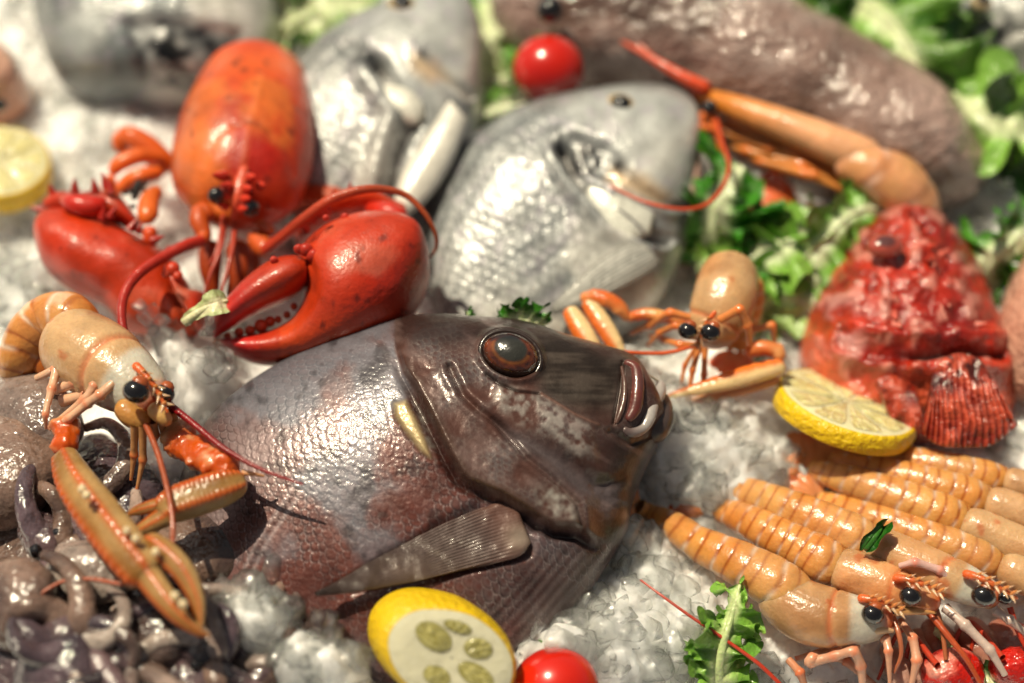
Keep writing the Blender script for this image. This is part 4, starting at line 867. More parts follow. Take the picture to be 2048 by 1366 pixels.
def middle_langoustine():
    r = langoustine('small pale orange langoustine behind the snapper snout, head towards the camera with two black eyes',
        [(1470, 700, 0.24, 20, 16), (1476, 660, 0.28, 34, 26), (1480, 620, 0.34, 44, 36), (1478, 580, 0.40, 50, 42), (1470, 556, 0.44, 52, 44)],
        [(1466, 528, 0.50, 50, 46), (1456, 566, 0.56, 60, 54), (1446, 606, 0.56, 62, 54), (1430, 644, 0.52, 56, 46), (1416, 672, 0.46, 42, 34), (1406, 692, 0.42, 22, 18)],
        eye=[(1375, 662, .66, 19), (1421, 665, .66, 20)], rw=5, rost=[(1432, 622, .70), (1414, 645, .67), (1401, 672, .62), (1392, 700, .58)], seed=71, groove=.6, fan=.12, up=(0, -.2, 1), front=.5, base=lin('#e0a064'))
    for pts, rr in (([(1400, 640, 0.54), (1340, 625, 0.56), (1300, 650, 0.44), (1262, 668, 0.34)], [8, 9, 8, 4]), ([(1400, 660, 0.50), (1350, 650, 0.52), (1320, 665, 0.44), (1296, 690, 0.34)], [8, 8, 7, 4]), ([(1405, 690, 0.44), (1360, 690, 0.48), (1330, 680, 0.40), (1300, 672, 0.34)], [7, 8, 7, 4]),
                    ([(1440, 640, 0.64), (1480, 618, 0.70), (1496, 650, 0.64), (1500, 690, 0.54)], [9, 10, 9, 6]), ([(1500, 660, 0.44), (1545, 650, 0.44), (1550, 690, 0.34)], [7, 8, 5]), ([(1400, 690, 0.50), (1385, 740, 0.44), (1378, 790, 0.36)], [7, 6, 4]), ([(1410, 695, 0.50), (1408, 750, 0.44), (1402, 800, 0.34)], [7, 6, 3]), ([(1395, 690, 0.50), (1370, 730, 0.42), (1360, 780, 0.34)], [6, 5, 3])):
        limb('leg', pts, rr, r, '#e08a4a')
    limb('antenna', [(1395, 690, 0.54), (1330, 706, 0.54), (1250, 704, 0.56), (1190, 695, 0.54)], [4, 4, 3.4, 3], r, '#d85a22', curve=True)
    cfn = lambda s, th, V: (.05 * np.abs(np.sin(s * 30)), mix(lin('#f0d09a'), lin('#e8762a'), sst(np.cos(th), -.2, .5)))
    cl = tubem('claw', PP([(1136, 616, .50), (1160, 655, .50), (1186, 700, .48), (1210, 745, .44)]), A([(15, 12), (20, 15), (18, 14), (10, 9)]) * K, M_PRAWN, r, n=60, k=30, fn=cfn, up=(0, -.3, 1))
    tubem('claw_finger', PP([(1172, 600, .50), (1200, 640, .50), (1228, 685, .48), (1252, 728, .44)]), A([(14, 12), (18, 14), (16, 12), (8, 7)]) * K, M_PRAWN, cl, n=60, k=30, fn=cfn, up=(0, -.3, 1))
    af = lambda s, th, V: (.5 * np.maximum(fbm(V, 24, 2, 5) - .1, 0), mix(lin('#e0641a'), lin('#e8a868'), np.clip(.4 + fbm(V, 14, 2, 6), 0, 1)))
    tubem('claw_arm', PP([(1160, 596, .50), (1200, 594, .52), (1236, 612, .50), (1258, 640, .46)]), A([(10, 9), (15, 13), (15, 13), (9, 8)]) * K, M_PRAWN, r, n=50, k=30, fn=af)
    tubem('claw_arm', PP([(1252, 636, .46), (1290, 628, .48), (1330, 634, .48), (1372, 646, .46)]), A([9, 12, 12, 9]) * K, M_PRAWN, r, n=40, k=24, fn=af)
    tubem('claw_arm', PP([(1490, 706, .42), (1520, 696, .44), (1550, 702, .44), (1566, 720, .44)]), A([10, 15, 15, 10]) * K, M_PRAWN, r, n=40, k=26, fn=af)
    cl = tubem('claw', PP([(1570, 730, .44), (1520, 744, .45), (1450, 764, .45), (1380, 782, .43), (1335, 794, .40)]), A([(14, 12), (19, 15), (17, 13), (10, 9), (4, 4)]) * K, M_PRAWN, r, n=70, k=30, fn=cfn, up=(0, -.3, 1))
    tubem('claw_finger', PP([(1560, 757, .38), (1500, 775, .38), (1420, 795, .36), (1345, 808, .33)]), A([9, 12, 9, 3]) * K, M_PRAWN, cl, lin('#e0a070'), n=50, k=22)
    return r

def big_prawn():
    r = thing('prawn', P(1700, 300, .1), 'large orange king prawn with long feelers, curled against the brown fish at the top right', 'prawn')
    O = lin('#e07a2c')
    tubem('carapace', PP([(1385, 185, .42), (1440, 203, .46), (1520, 232, .50), (1600, 262, .50), (1690, 300, .48), (1760, 335, .44)]), A([(12, 10), (22, 22), (30, 30), (36, 36), (42, 42), (46, 42)]) * K, M_PRAWN, r, n=90, k=50, up=(0, -.3, 1),
          fn=lambda s, th, V: (.015 * fbm(V, 6, 2, 3), mix(mix(lin('#e0861e'), lin('#eeb184'), sst(s, .15, .7)), lin('#c8601e'), np.clip(.5 * sst(-np.sin(th), -.3, .5), 0, 1))))
    tubem('abdomen', PP([(1670, 312, .46), (1745, 340, .46), (1805, 376, .40), (1830, 430, .30), (1790, 462, .22), (1720, 455, .18), (1650, 435, .16), (1600, 420, .15)]), A([(34, 30), (50, 44), (58, 50), (54, 46), (46, 38), (40, 30), (34, 24), (26, 18)]) * K, M_PRAWN, r, n=160, k=44, up=(0, -.2, 1), fn=ab_fn(6, 9, 1, lin('#eda47c'), lin('#f2c9b0')))
    tail_fan(r, P(1600, 418, .2), P(1500, 405, .2) - P(1600, 418, .2), .22, '#e86a34')
    tubem('rostrum', PP([(1420, 180, .50), (1360, 150, .52), (1300, 115, .52), (1235, 78, .50)]), A([16, 12, 8, 3]) * K, M_PRAWN, r, lin('#d84a1c'), n=40, k=12)
    make('eye', *ball(P(1420, 215, .5), .035, 14, 18)[:2], M_EYE, r)
    for k, (p, q, w_) in enumerate((((1460, 250), (1690, 330), 14), ((1470, 275), (1710, 352), 12), ((1490, 300), (1720, 372), 11), ((1440, 262), (1640, 345), 9), ((1520, 322), (1700, 385), 9), ((1560, 340), (1690, 372), 10))):
        limb('leg', [(*q, .34), ((p[0] + q[0]) / 2, (p[1] + q[1]) / 2 - 6, .40), (*p, .34), (p[0] - 50, p[1] - 12, .26)], [w_, w_ * 1.1, w_ * .8, 4], r, '#e09048')
    for p in ([(1420, 230, .44), (1435, 260, .46), (1440, 300, .42)], [(1410, 225, .44), (1395, 262, .4), (1400, 290, .38)], [(1380, 220, .42), (1400, 250, .44), (1440, 262, .44)]):
        limb('feeler', p, [9, 8, 5], r, '#e07028', curve=True)
    limb('antenna', [(1430, 235, .46), (1445, 290, .50), (1458, 330, .54), (1445, 375, .58), (1410, 410, .60), (1360, 418, .62), (1290, 404, .62), (1220, 372, .60)], [7, 5.5, 5, 4.6, 4.4, 4, 3.6, 2.6], r, '#c8481e', curve=True, n=120)
    limb('antenna', [(1400, 190, .46), (1320, 130, .50), (1250, 70, .50), (1150, 40, .46), (1060, 60, .42)], [8, 7, 6, 5, 4], r, '#c0563a', curve=True, n=90)

def silver_fish(name, label, T, B, H, z, n, blotch, eye, yellow, seed, parts=True, tone='#b4b8ba', cleft=None, er=38):
    c0 = A(T).mean(0) * .5 + A(B).mean(0) * .5
    o = P(c0[0], c0[1], z); n = unit(A(n))
    root = thing(name, P(c0[0], c0[1], .1), label, 'fish', None)
    def fn(px, py, u, v, up, V):
        n1 = fb2(px, py, .012, 3, seed); n2 = fb2(px, py, .05, 2, seed + 4)
        wob = .3 * fb2(px, py, .01, 2, seed + 9)
        lift, rim, idd = scales(u * 44 + wob, v * 22 + wob)
        body = sst(u, .34, .42); 
        c = mix(lin(tone) * .8, lin('#c9cccb'), np.clip(.5 + 1.1 * n1 + .3 * sst(v, .3, .7), 0, 1)); c = mix(c, lin('#6e7678'), .6 * (1 - sst(v, .02, .22)))
        c = mix(c, lin('#4a5256'), .75 * body * np.exp(-((rim - .8) / .12) ** 2) * (idd > .2)); c = mix(c, lin('#ffffff'), .4 * sst(rim, .9, 1) * body)
        c = mix(c, lin('#b9acc0'), .3 * sst(n2, .1, .5)); c = mix(c, lin('#4e565c'), .45 * body * sst(np.sin(v * 62 + 2 * n1), -.1, .9)); c = mix(c, lin('#f2efe6'), .6 * sst(v, .45, .8) * sst(n1, -.2, .3)); disp = body * .010 * (lift - .5) + .012 * n1
        if blotch:
            b = polym(px, py, blotch, 16); c = mix(c, lin('#1d1f26'), .9 * b * (.75 + n2)); disp = disp - .03 * b
        if yellow:
            b = polym(px, py, yellow, 18); c = mix(c, lin('#dcb98a'), .75 * b)
        if cleft is not None:
            for q, w_, dep in cleft:
                d, s = pline(px, py, q); disp = disp - dep * np.exp(-(d / w_) ** 2) + dep * .7 * np.exp(-((s * d - w_ * 2.2) / (w_ * 1.4)) ** 2)
                c = mix(c, lin('#6f6660'), .5 * np.exp(-(d / (w_ * .8)) ** 2))
        return disp, c * .9
    slabm('body', T, B, H, o, n, M_SILVER, root, nu=230, nt=170, up_share=.8, power=.42, fn=fn, u0=np.linspace(0, 1, 230))
    if eye:
        ex, ey = eye; cz = z + H[2] * 1.05 + .02; c = P(ex, ey, cz)
        e = Bag(); V, F, _ = ball((0, 0, 0), 1, 30, 40); rr = np.hypot(V[..., 0], V[..., 1])
        a1 = unit(P(ex + 10, ey + 4, cz) - c); a2 = unit(np.cross(n, a1))
        W = c + V[..., 0:1] * er * K * a1 + V[..., 1:2] * er * .8 * K * a2 + V[..., 2:3] * .08 * n
        make('eye', W, F, M_EYEB, root, mix(lin('#15171a'), mix(lin('#c9b48c'), lin('#5a5f60'), sst(rr, .8, 1.)), sst(rr, .5, .62)))
    return root, o, n

def dorados():
    cl = [([(1130, 300), (1150, 350), (1200, 400), (1230, 440), (1290, 470), (1330, 480)], 12, .05), ([(1240, 330), (1290, 380), (1340, 410), (1385, 410)], 8, .025)]
    r, o, n = silver_fish('sea_bream', 'silver sea bream in the middle, dark blotch behind its eye, just below the tomato',
        [(1388, 222), (1340, 190), (1270, 182), (1180, 192), (1090, 206), (1010, 236), (940, 286), (890, 350), (862, 430), (852, 520), (862, 610), (880, 680)],
        [(1402, 262), (1402, 330), (1394, 400), (1377, 470), (1350, 545), (1310, 612), (1245, 672), (1165, 720), (1070, 742), (985, 748), (925, 740), (900, 720)],
        [.14, .22, .27, .30, .31, .31, .30, .27, .23, .19, .13, .07], .20, (0.02, -.22, .97),
        [(1095, 280), (1150, 266), (1215, 290), (1255, 328), (1240, 362), (1170, 350), (1110, 325)], (1240, 218), [(1225, 335), (1290, 352), (1340, 390), (1320, 410), (1255, 385), (1215, 360)], 5, cleft=cl)
    def ff(px, py, u, v, up, V):
        rib = np.abs(np.sin(v * np.pi * 9)); return .012 * rib, mix(lin('#6e7272'), lin('#aaa8a2'), rib)
    slabm('pectoral_fin', [(1290, 490), (1250, 490), (1190, 525), (1140, 575), (1100, 615)], [(1320, 525), (1285, 552), (1225, 585), (1165, 612), (1108, 630)], [.03, .03, .025, .02, .01], P(1200, 550, .41), n, M_FIN, r, nu=60, nt=60, fn=ff)
    slabm('gill_flap', [(1180, 360), (1215, 350), (1260, 385), (1310, 430)], [(1170, 400), (1200, 450), (1250, 480), (1300, 470)], [.03, .05, .05, .03], P(1240, 420, .44), n, M_SILVER, r, lin('#dfe0d6'), nu=40, nt=30)
    tubem('mouth', PP([(1374, 282, .38), (1386, 330, .38), (1382, 380, .36), (1366, 415, .34)]), A([10, 15, 15, 8]) * K, M_FIN, r, lin('#c9a49a'), n=30, k=14)
    cl = [([(760, 130), (790, 180), (830, 230), (800, 290), (780, 380), (775, 450)], 16, .06), ([(850, 110), (890, 150), (940, 190)], 9, .03)]
    r, o, n = silver_fish('sea_bream', 'pale silver sea bream behind the lobster, white belly fin folded along its edge',
        [(935, 5), (890, -12), (820, -4), (740, 28), (660, 74), (595, 130), (556, 200), (540, 290), (545, 380), (565, 450), (590, 500)],
        [(962, 55), (970, 125), (968, 205), (955, 290), (925, 370), (880, 440), (815, 495), (740, 525), (670, 530), (625, 525), (605, 515)],
        [.14, .22, .27, .30, .31, .31, .29, .25, .2, .14, .08], .22, (0.02, -.22, .97),
        [(680, 84), (730, 88), (770, 128), (760, 146), (710, 128), (680, 104)], (805, 18), [(820, 110), (870, 120), (900, 160), (860, 165), (825, 140)], 25, cleft=cl)
    slabm('belly_fin', [(900, 200), (860, 260), (820, 320), (795, 370), (785, 420)], [(935, 240), (915, 300), (885, 360), (845, 410), (800, 440)], [.04, .06, .06, .05, .02], P(860, 320, .46), n, M_FIN, r, lin('#e9e6dc'), nu=40, nt=40)
    slabm('gill_flap', [(720, 190), (760, 170), (815, 180), (845, 205)], [(740, 230), (790, 240), (830, 250), (850, 235)], [.03, .05, .05, .03], P(790, 205, .50), n, M_SILVER, r, lin('#eceadf'), nu=40, nt=30)
    silver_fish('silver_fish', 'dark banded silver fish at the top left corner behind the lobster',
        [(190, 195), (120, 160), (82, 80), (66, -30), (80, -150), (170, -300)], [(420, 200), (505, 185), (552, 110), (570, -20), (545, -150), (450, -300)], [.14, .28, .34, .36, .34, .2], .26, (0, -.15, 1), [(250, 40), (330, 30), (480, 60), (500, 150), (420, 190), (280, 170)], None, None, 35, tone='#6e787c')
    silver_fish('silver_fish', 'grey fish at the far top right corner beyond the lettuce',
        [(1900, 60), (1930, 20), (1990, -20), (2080, -60), (2200, -90)], [(1905, 80), (1950, 120), (2020, 150), (2110, 140), (2230, 100)], [.1, .2, .26, .26, .2], .3, (0, -.15, 1), [(1940, 30), (2000, 20), (2060, 60), (2000, 90)], (1960, 15), None, 39, tone='#5e6468', er=26)
    # pink fish at the margins
    for lab, T, B, z in (('salmon pink fish flank cut by the left edge above the lemon slice', [(60, 170), (40, 130), (0, 100), (-60, 80)], [(62, 190), (50, 225), (0, 250), (-60, 260)], .16),
                         ('pink fish at the right edge beside the red spiny fish', [(2060, 490), (2020, 560), (1998, 640), (2000, 720), (2030, 790)], [(2130, 480), (2170, 560), (2190, 640), (2180, 740), (2120, 820)], .3)):
        root = thing('pink_fish', P(T[1][0], T[1][1], .1), lab, 'fish')
        slabm('body', T, B, [.12, .26, .3, .26, .14][:len(T)], P(T[1][0], T[1][1], z), A([0, -.2, 1.]), M_SKATE, root, nu=80, nt=60, fn=lambda px, py, u, v, up, V: (.01 * fbm(V, 6, 2, 3), mix(lin('#c98a72'), lin('#e8bca6'), np.clip(.5 + fbm(V, 4, 3, 7), 0, 1))))
        make('eye', *ball(P(B[2][0], B[2][1] - 40, z + .2), .03, 12, 16)[:2], M_EYE, root)

def scorpionfish():
    root = thing('scorpionfish', P(1800, 700, .1), 'bright red spiny scorpionfish on the ice at the right, fan-like fin spread below its mouth', 'fish')
    T = [(1772, 432), (1706, 480), (1664, 550), (1622, 620), (1600, 700), (1618, 780), (1680, 850), (1760, 880)]; B = [(1850, 430), (1902, 470), (1948, 540), (1978, 610), (2006, 690), (2026, 770), (2020, 850), (1980, 885)]
    o = P(1800, 680, .12); n = unit(A([0, -.15, 1.]))
    def fn(px, py, u, v, up, V):
        n1 = fb2(px, py, .011, 3, 3); n2 = fb2(px, py, .035, 3, 7)
        d, _ = pline(px, py, [(1690, 690), (1760, 702), (1850, 712), (1930, 700), (2000, 712)])
        c = mix(lin('#8e140a'), lin('#c9341a'), np.clip(.5 + 1.2 * n1, 0, 1)); c = mix(c, lin('#e8a294'), .55 * sst(n2, .12, .4)); c = mix(c, lin('#6b0f0a'), .6 * sst(-n2, .15, .45))
        c = mix(c, lin('#e06a3a'), .6 * (1 - sst(px, 1620, 1720)) * sst(py, 560, 700)); c = mix(c, lin('#e87048'), .5 * sst(py, 720, 800))
        c = mix(c, lin('#200503'), .92 * np.exp(-(d / 9) ** 2) * sst(px, 1760, 1850)); c = mix(c, lin('#c9b0b4'), .5 * np.exp(-(((px - 1680) / 46) ** 2 + ((py - 650) / 60) ** 2)) * sst(n2, -.2, .3))
        return .030 * n2 + .045 * n1 - .07 * np.exp(-(d / 8) ** 2) * sst(px, 1780, 1850) + .05 * np.exp(-((d - 34) / 16) ** 2), c
    slabm('body', T, B, [.14, .26, .33, .37, .38, .34, .26, .12], o, n, M_SCORP, root, nu=200, nt=140, up_share=.8, power=.45, fn=fn)
    sp = Bag()
    for k in range(46):
        u = random.uniform(.1, .62); v = random.uniform(.15, .85); i = u * 7
        a = cr(A(T, float), t=A([u]))[0]; b = cr(A(B, float), t=A([u]))[0]; q = a + (b - a) * v
        c = onplane(q[0], q[1] + 30, o, n) + n * (.36 * math.sin(math.pi * v) ** .8 * min(1, .4 + 2 * u)); L = random.uniform(.03, .07)
        sp.add(cone(c, c + n * L + A([random.gauss(0, .03), random.gauss(0, .03), 0]), L * .4), mix(lin('#d83a24'), lin('#e89a8a'), A(random.random())))
    sp.each('head_spine', M_SCORP, root)
    for ex, ey in ((1770, 492),):
        V, F, _ = ball((0, 0, 0), 1, 24, 30); rr = np.hypot(V[..., 0], V[..., 1])
        make('eye', P(ex, ey, .56) + V * A([.075, .055, .04]), F, M_EYEB, root, mix(lin('#5a3434'), lin('#a8483a'), sst(rr, .35, .7)))
    def ff(px, py, u, v, up, V):
        rib = np.abs(np.sin(u * np.pi * 15 + 1.5 * fb2(px, py, .02, 2, 5))); n1 = fb2(px, py, .04, 2, 4)
        c = mix(lin('#7d1a0c'), lin('#d2583c'), np.clip(rib * .7 + n1, 0, 1)); c = mix(c, lin('#2c0a06'), .8 * sst(fb2(px, py, .06, 2, 9), .25, .4) * (1 - sst(v, .3, .5))); return .014 * rib * sst(v, .1, .5) + .02 * n1, c
    slabm('pectoral_fin', [(1862, 760), (1880, 722), (1915, 706), (1955, 716), (1975, 740)], [(1842, 868), (1880, 892), (1930, 896), (1985, 890), (2036, 850)], [.03, .035, .04, .035, .03], P(1930, 800, .42), unit(A([.05, -.4, 1])), M_SCORP, root, nu=160, nt=60, fn=ff)
    slabm('pectoral_fin', [(1750, 760), (1770, 750), (1800, 752), (1830, 770)], [(1770, 820), (1790, 850), (1810, 868), (1850, 870)], [.03, .035, .035, .03], P(1800, 810, .34), unit(A([-.05, -.4, 1])), M_SCORP, root, nu=90, nt=40, fn=ff)

def monkfish():
    root = thing('monkfish', P(1500, 100, .1), 'broad wet brown-pink fish lying across the top right behind the orange prawn', 'fish')
    T = [(985, -60), (1060, -140), (1180, -130), (1320, -80), (1440, -30), (1540, 20), (1640, 70), (1730, 110), (1820, 165), (1900, 230), (1955, 300), (1980, 350)]
    B = [(975, -20), (990, 60), (1060, 120), (1150, 150), (1260, 180), (1370, 220), (1480, 270), (1590, 330), (1690, 380), (1790, 410), (1880, 410), (1950, 390)]
    def fn(px, py, u, v, up, V):
        n1 = fb2(px, py, .008, 3, 3); n2 = fb2(px, py, .03, 3, 7)
        c = mix(lin('#7d635a'), lin('#a88e86'), np.clip(.5 + 1.2 * n1, 0, 1)); c = mix(c, lin('#c4b4ae'), .4 * sst(n2, .1, .5)); c = mix(c, lin('#43352f'), .5 * sst(-n1, .1, .5))
        return .05 * n1 + .008 * n2, c
    slabm('body', T, B, [.14, .26, .36, .42, .44, .44, .42, .4, .37, .32, .22, .1], P(1500, 160, .24), unit(A([0, -.1, 1])), M_SKATE, root, nu=200, nt=120, up_share=.8, power=.45, fn=fn)
    make('eye', *ball(P(1100, 20, .62), .06, 16, 20)[:2], M_EYE, root)

def octopuses():
    rd = random.Random(77)
    DKP = [('#3f3136', '#8d7276'), ('#5a4540', '#a98a7c'), ('#7a645e', '#ccb3a8'), ('#3a2e38', '#7d6872'), ('#97827c', '#dccabf')]
    def flesh(seed, pal, wet=.08):
        c1, c2 = DKP[pal]
        def fn(s, th, V):
            n = fbm(V, 3.0, 3, seed); n2 = fbm(V, 9, 3, seed + 4)
            c = mix(lin(c1), lin(c2), np.clip(.5 + 1.1 * n + .5 * n2, 0, 1)); c = mix(c, lin('#2a1f2c'), .6 * sst(fbm(V, 2.1, 2, seed + 8), .05, .4)); c = mix(c, lin('#d8ccc4'), .5 * sst(-np.sin(th), .4, 1))
            return wet * n + .05 * n2, c * .66  # flesh darkened overall, shade of this corner put into the colour
        return fn
    def arm(root, pts, r, seed, pal):
        pts = PP(pts); m = len(pts); rr = r * K * np.linspace(1, .25, m) ** .8
        def fn(s, th, V):
            n = fbm(V, 6, 3, seed); q = np.exp(-((np.sin(th) + .6) / .25) ** 2) * np.sin(s * 70) ** 2
            return .16 * q + .16 * n, .62 * mix(mix(lin(DKP[pal][0]), lin(DKP[pal][1]), np.clip(.5 + n * 1.4, 0, 1)), lin('#c9bbb2'), np.clip(.8 * q, 0, 1))  # arms darkened too, painted shade as on the mantles
        tubem('arm', pts, np.stack([rr, rr * .8], -1), M_OCTO, root, n=70, k=24, fn=fn)
    def squid(name, cat, label, path, rad, head, hr, arms, pal, seed, ar=14, ez=.05):
        c = A(path); root = thing(name, P(c[:, 0].mean(), c[:, 1].mean(), .2), label, cat)
        tubem('mantle', PP(path), A(rad) * K * A([1.28, 1.05]), M_OCTO, root, n=110, k=64, up=(0, -.2, 1), fn=flesh(seed, pal))
        h = A(head, float); d = A([h[0] - c[-1][0], h[1] - c[-1][1]]); d = d / max(np.hypot(*d), 1)
        tubem('head', PP([tuple(c[-1]), tuple(h), (h[0] + d[0] * hr, h[1] + d[1] * hr, h[2] - .03)]), A([(hr * .8, hr * .7), (hr, hr * .85), (hr * .6, hr * .5)]) * K, M_OCTO, root, n=50, k=40, fn=flesh(seed + 3, 0))
        for sgn in (-1, 1):
            e = P(h[0] - d[1] * hr * .7 * sgn, h[1] + d[0] * hr * .7 * sgn, h[2] + hr * K * .5); make('eye', *ball(e, hr * .34 * K, 14, 18)[:2], M_EYE, root)
        for k in range(arms):
            a0 = math.atan2(d[1], d[0]) + (k - (arms - 1) / 2) * .5 + (math.pi if k % 3 == 2 else 0); x, y, z = h[0] + d[0] * hr * .6, h[1] + d[1] * hr * .6, h[2]
            pts = [(x, y, z)]; cu = rd.uniform(-.9, .9); st = rd.uniform(34, 50)
            for q in range(5):
                a0 += cu * (.35 + .2 * q); x += math.cos(a0) * st; y += math.sin(a0) * st; z += rd.uniform(-.01, .045) if q < 3 else -.03; pts.append((x, y, max(z, .3)))
            arm(root, pts, ar * rd.uniform(1.1, 1.7), seed + 20 + k, (pal + k) % 5)
    squid('octopus', 'octopus', 'large dark mottled octopus body lying underneath the others at the lower left', [(-80, 1060, .30), (60, 1130, .38), (200, 1200, .42), (330, 1270, .42), (420, 1330, .36)], [(80, 40), (120, 60), (125, 62), (105, 54), (60, 36)], (450, 1370, .4), 44, 6, 1, 93, 20)
    squid('octopus', 'octopus', 'grey-purple octopus body in the gap between the two claws of the curled langoustine', [(150, 890, .34), (200, 960, .42), (260, 1030, .44), (320, 1080, .40)], [(40, 26), (66, 40), (66, 40), (44, 28)], (350, 1120, .42), 36, 5, 3, 103, 14)
    squid('octopus', 'octopus', 'brown octopus body along the left part of the bottom edge', [(-80, 1300, .40), (20, 1330, .50), (130, 1370, .54), (220, 1410, .50)], [(60, 40), (88, 52), (88, 52), (60, 40)], (270, 1430, .5), 40, 5, 0, 113, 18)
    squid('octopus', 'octopus', 'pinkish brown speckled octopus body at the left edge right under the curled langoustine', [(-30, 800, .42), (30, 820, .52), (85, 868, .56), (120, 930, .52)], [(40, 34), (66, 50), (66, 50), (40, 34)], (160, 975, .56), 36, 5, 2, 3)
    squid('octopus', 'octopus', 'broad dark brown octopus body filling the left edge below the pinkish one', [(-110, 880, .42), (-40, 930, .52), (20, 985, .56), (60, 1040, .54)], [(60, 44), (92, 60), (92, 60), (54, 42)], (95, 1085, .60), 40, 6, 1, 13, 17)
    squid('squid', 'squid', 'small dark purple glistening squid beside the upper half of the long claw', [(130, 1000, .52), (170, 1040, .58), (205, 1090, .58), (225, 1130, .56)], [(26, 22), (42, 34), (42, 34), (26, 22)], (240, 1165, .60), 30, 6, 3, 23, 13)
    squid('squid', 'squid', 'white pouch-like squid lying crosswise just below the dark purple one', [(90, 1150, .62), (150, 1140, .68), (215, 1150, .68), (265, 1175, .64)], [(16, 14), (36, 28), (40, 32), (24, 20)], (295, 1195, .64), 26, 5, 4, 33, 12)
    squid('octopus', 'octopus', 'smooth brown speckled octopus body right of the tip of the long claw', [(330, 1030, .42), (378, 1085, .50), (412, 1140, .52), (425, 1185, .50)], [(40, 34), (62, 50), (62, 50), (40, 34)], (440, 1235, .56), 40, 6, 1, 43, 16)
    squid('octopus', 'octopus', 'pale purple-grey octopus with curled arms at the bottom, under the claw tip', [(230, 1230, .58), (280, 1250, .66), (335, 1275, .68), (375, 1290, .64)], [(26, 22), (46, 36), (48, 38), (30, 26)], (405, 1310, .66), 34, 7, 2, 53, 16)
    squid('octopus', 'octopus', 'mottled octopus with thick curled arms in the bottom left corner', [(-60, 1190, .56), (0, 1200, .66), (55, 1225, .70), (100, 1250, .68)], [(40, 34), (62, 48), (60, 46), (36, 30)], (135, 1270, .72), 38, 8, 1, 63, 20)
    squid('squid', 'squid', 'dark glossy squid cut by the bottom edge near the left corner', [(40, 1370, .56), (95, 1350, .66), (155, 1335, .70), (205, 1330, .68)], [(30, 26), (54, 42), (54, 42), (32, 28)], (240, 1330, .70), 34, 7, 3, 73, 17)
    squid('octopus', 'octopus', 'octopus lying half under the ice at the bottom edge left of the lemon end', [(300, 1400, .5), (350, 1380, .58), (400, 1375, .6), (440, 1380, .58)], [(30, 26), (48, 38), (48, 38), (30, 26)], (475, 1385, .58), 32, 6, 0, 83, 15)

def lemon(label, px, py, z, R, n, spin, th=.10, segs=None, nseg=9, pithw=.14, dome=0., seed=1, sx=1., sy=1., shift=(0, 0, 0)):
    n = unit(A(n)); a1 = unit(np.cross(A([0, 1., 0]), n)); a2 = np.cross(n, a1)
    ca, sa = math.cos(spin), math.sin(spin); a1, a2 = a1 * ca + a2 * sa, a2 * ca - a1 * sa
    R = R * K; c = P(px, py, z); root = thing('lemon_slice', c - n * th, label, 'lemon slice')
    t = np.linspace(0, 2 * np.pi, 120, endpoint=False)
    def lathe(prof, rad_fn=lambda t: 1.):
        pr = A(prof, float); k = len(pr)
        ee = (A([math.cos(q) for q in t])[:, None] * a1 * sx + A([math.sin(q) for q in t])[:, None] * a2 * sy)
        V = c + pr[:, 0, None, None] * R * ee[None] + pr[:, 1, None, None] * n - pr[:, 1, None, None] * A(shift)
        V = V + (ee[None] * (.006 * fbm(V, 8, 2, seed))[..., None])
        return V, gq(k, 120, True)
    rr = [(1 - .02 * k, .0) for k in (4, 2)] + [(1., -.012), (1.02, -.04), (1.02, -th * .6), (1.0, -th * .95), (.94, -th)]
    if dome: rr = [(.95, 0), (1., -.012), (1.06, -.04), (1.10, -.10), (1.08, -.17), (.96, -.25), (.7, -.32), (.3, -.36), (.02, -.37)]
    pr = cr(A(rr), 30)
    V, F = lathe(pr); make('rind', V, F, M_LEM, root, lin('#f0c818'))
    V, F = lathe([(.965, -.004), (.93, .002), (.6, .0), (.02, 0)]); make('pith', V, F, M_PITH, root, lin('#e9e4c6' if dome else '#e9e2b4'))
    if not dome: V, F = lathe([(.95, -th * .97), (.5, -th), (.02, -th)]); make('pith', V, F[:, ::-1], M_PITH, root, lin('#efe9cf'))
    segs = segs or [((q + .5) * 2 * math.pi / nseg, .06, 1 - pithw, math.pi / nseg * .97) for q in range(nseg)]
    for (ang, r0, r1, ha) in segs:
        nu, nv = 26, 24; u = np.linspace(-1, 1, nu)[:, None]; v = np.linspace(0, 1, nv)[None]
        rad = r0 + (r1 - r0) * v; sw = ha * np.clip(np.sin(np.pi * np.clip(v * .9 + .05, 0, 1)) ** .22, .02, 1) * (.4 + .6 * v ** .3); an = ang + u * sw * np.ones_like(v)
        if ha > .4: 
            mid = (r0 + r1) / 2; hw_ = (r1 - r0) / 2; qx = mid + hw_ * (2 * v - 1) + 0 * u; qy = u * ha * mid * np.sqrt(np.clip(1 - (2 * v - 1) ** 2, .0001, 1)) * .8
            rad = np.hypot(qx, qy); an = ang + np.arctan2(qy, qx)
        X = rad * np.cos(an) * sx; Y = rad * np.sin(an) * sy
        hgt = .003 + .006 * (1 - u ** 2) * np.sin(np.pi * v) ** .5
        V = c + (X * R)[..., None] * a1 + (Y * R)[..., None] * a2 + hgt[..., None] * n
        cells = fbm(np.stack([rad * 9 + 0 * an, an * 30, 0 * an], -1), 1, 2, seed)
        V = V + (.004 * cells)[..., None] * n
        make('segment', V, gq(nu, nv, False), M_PULP, root, mix(lin('#d6cc86' if not dome else '#a39a52'), lin('#e8e0ac' if not dome else '#cdc584'), np.clip(.5 + cells, 0, 1)))
    return root

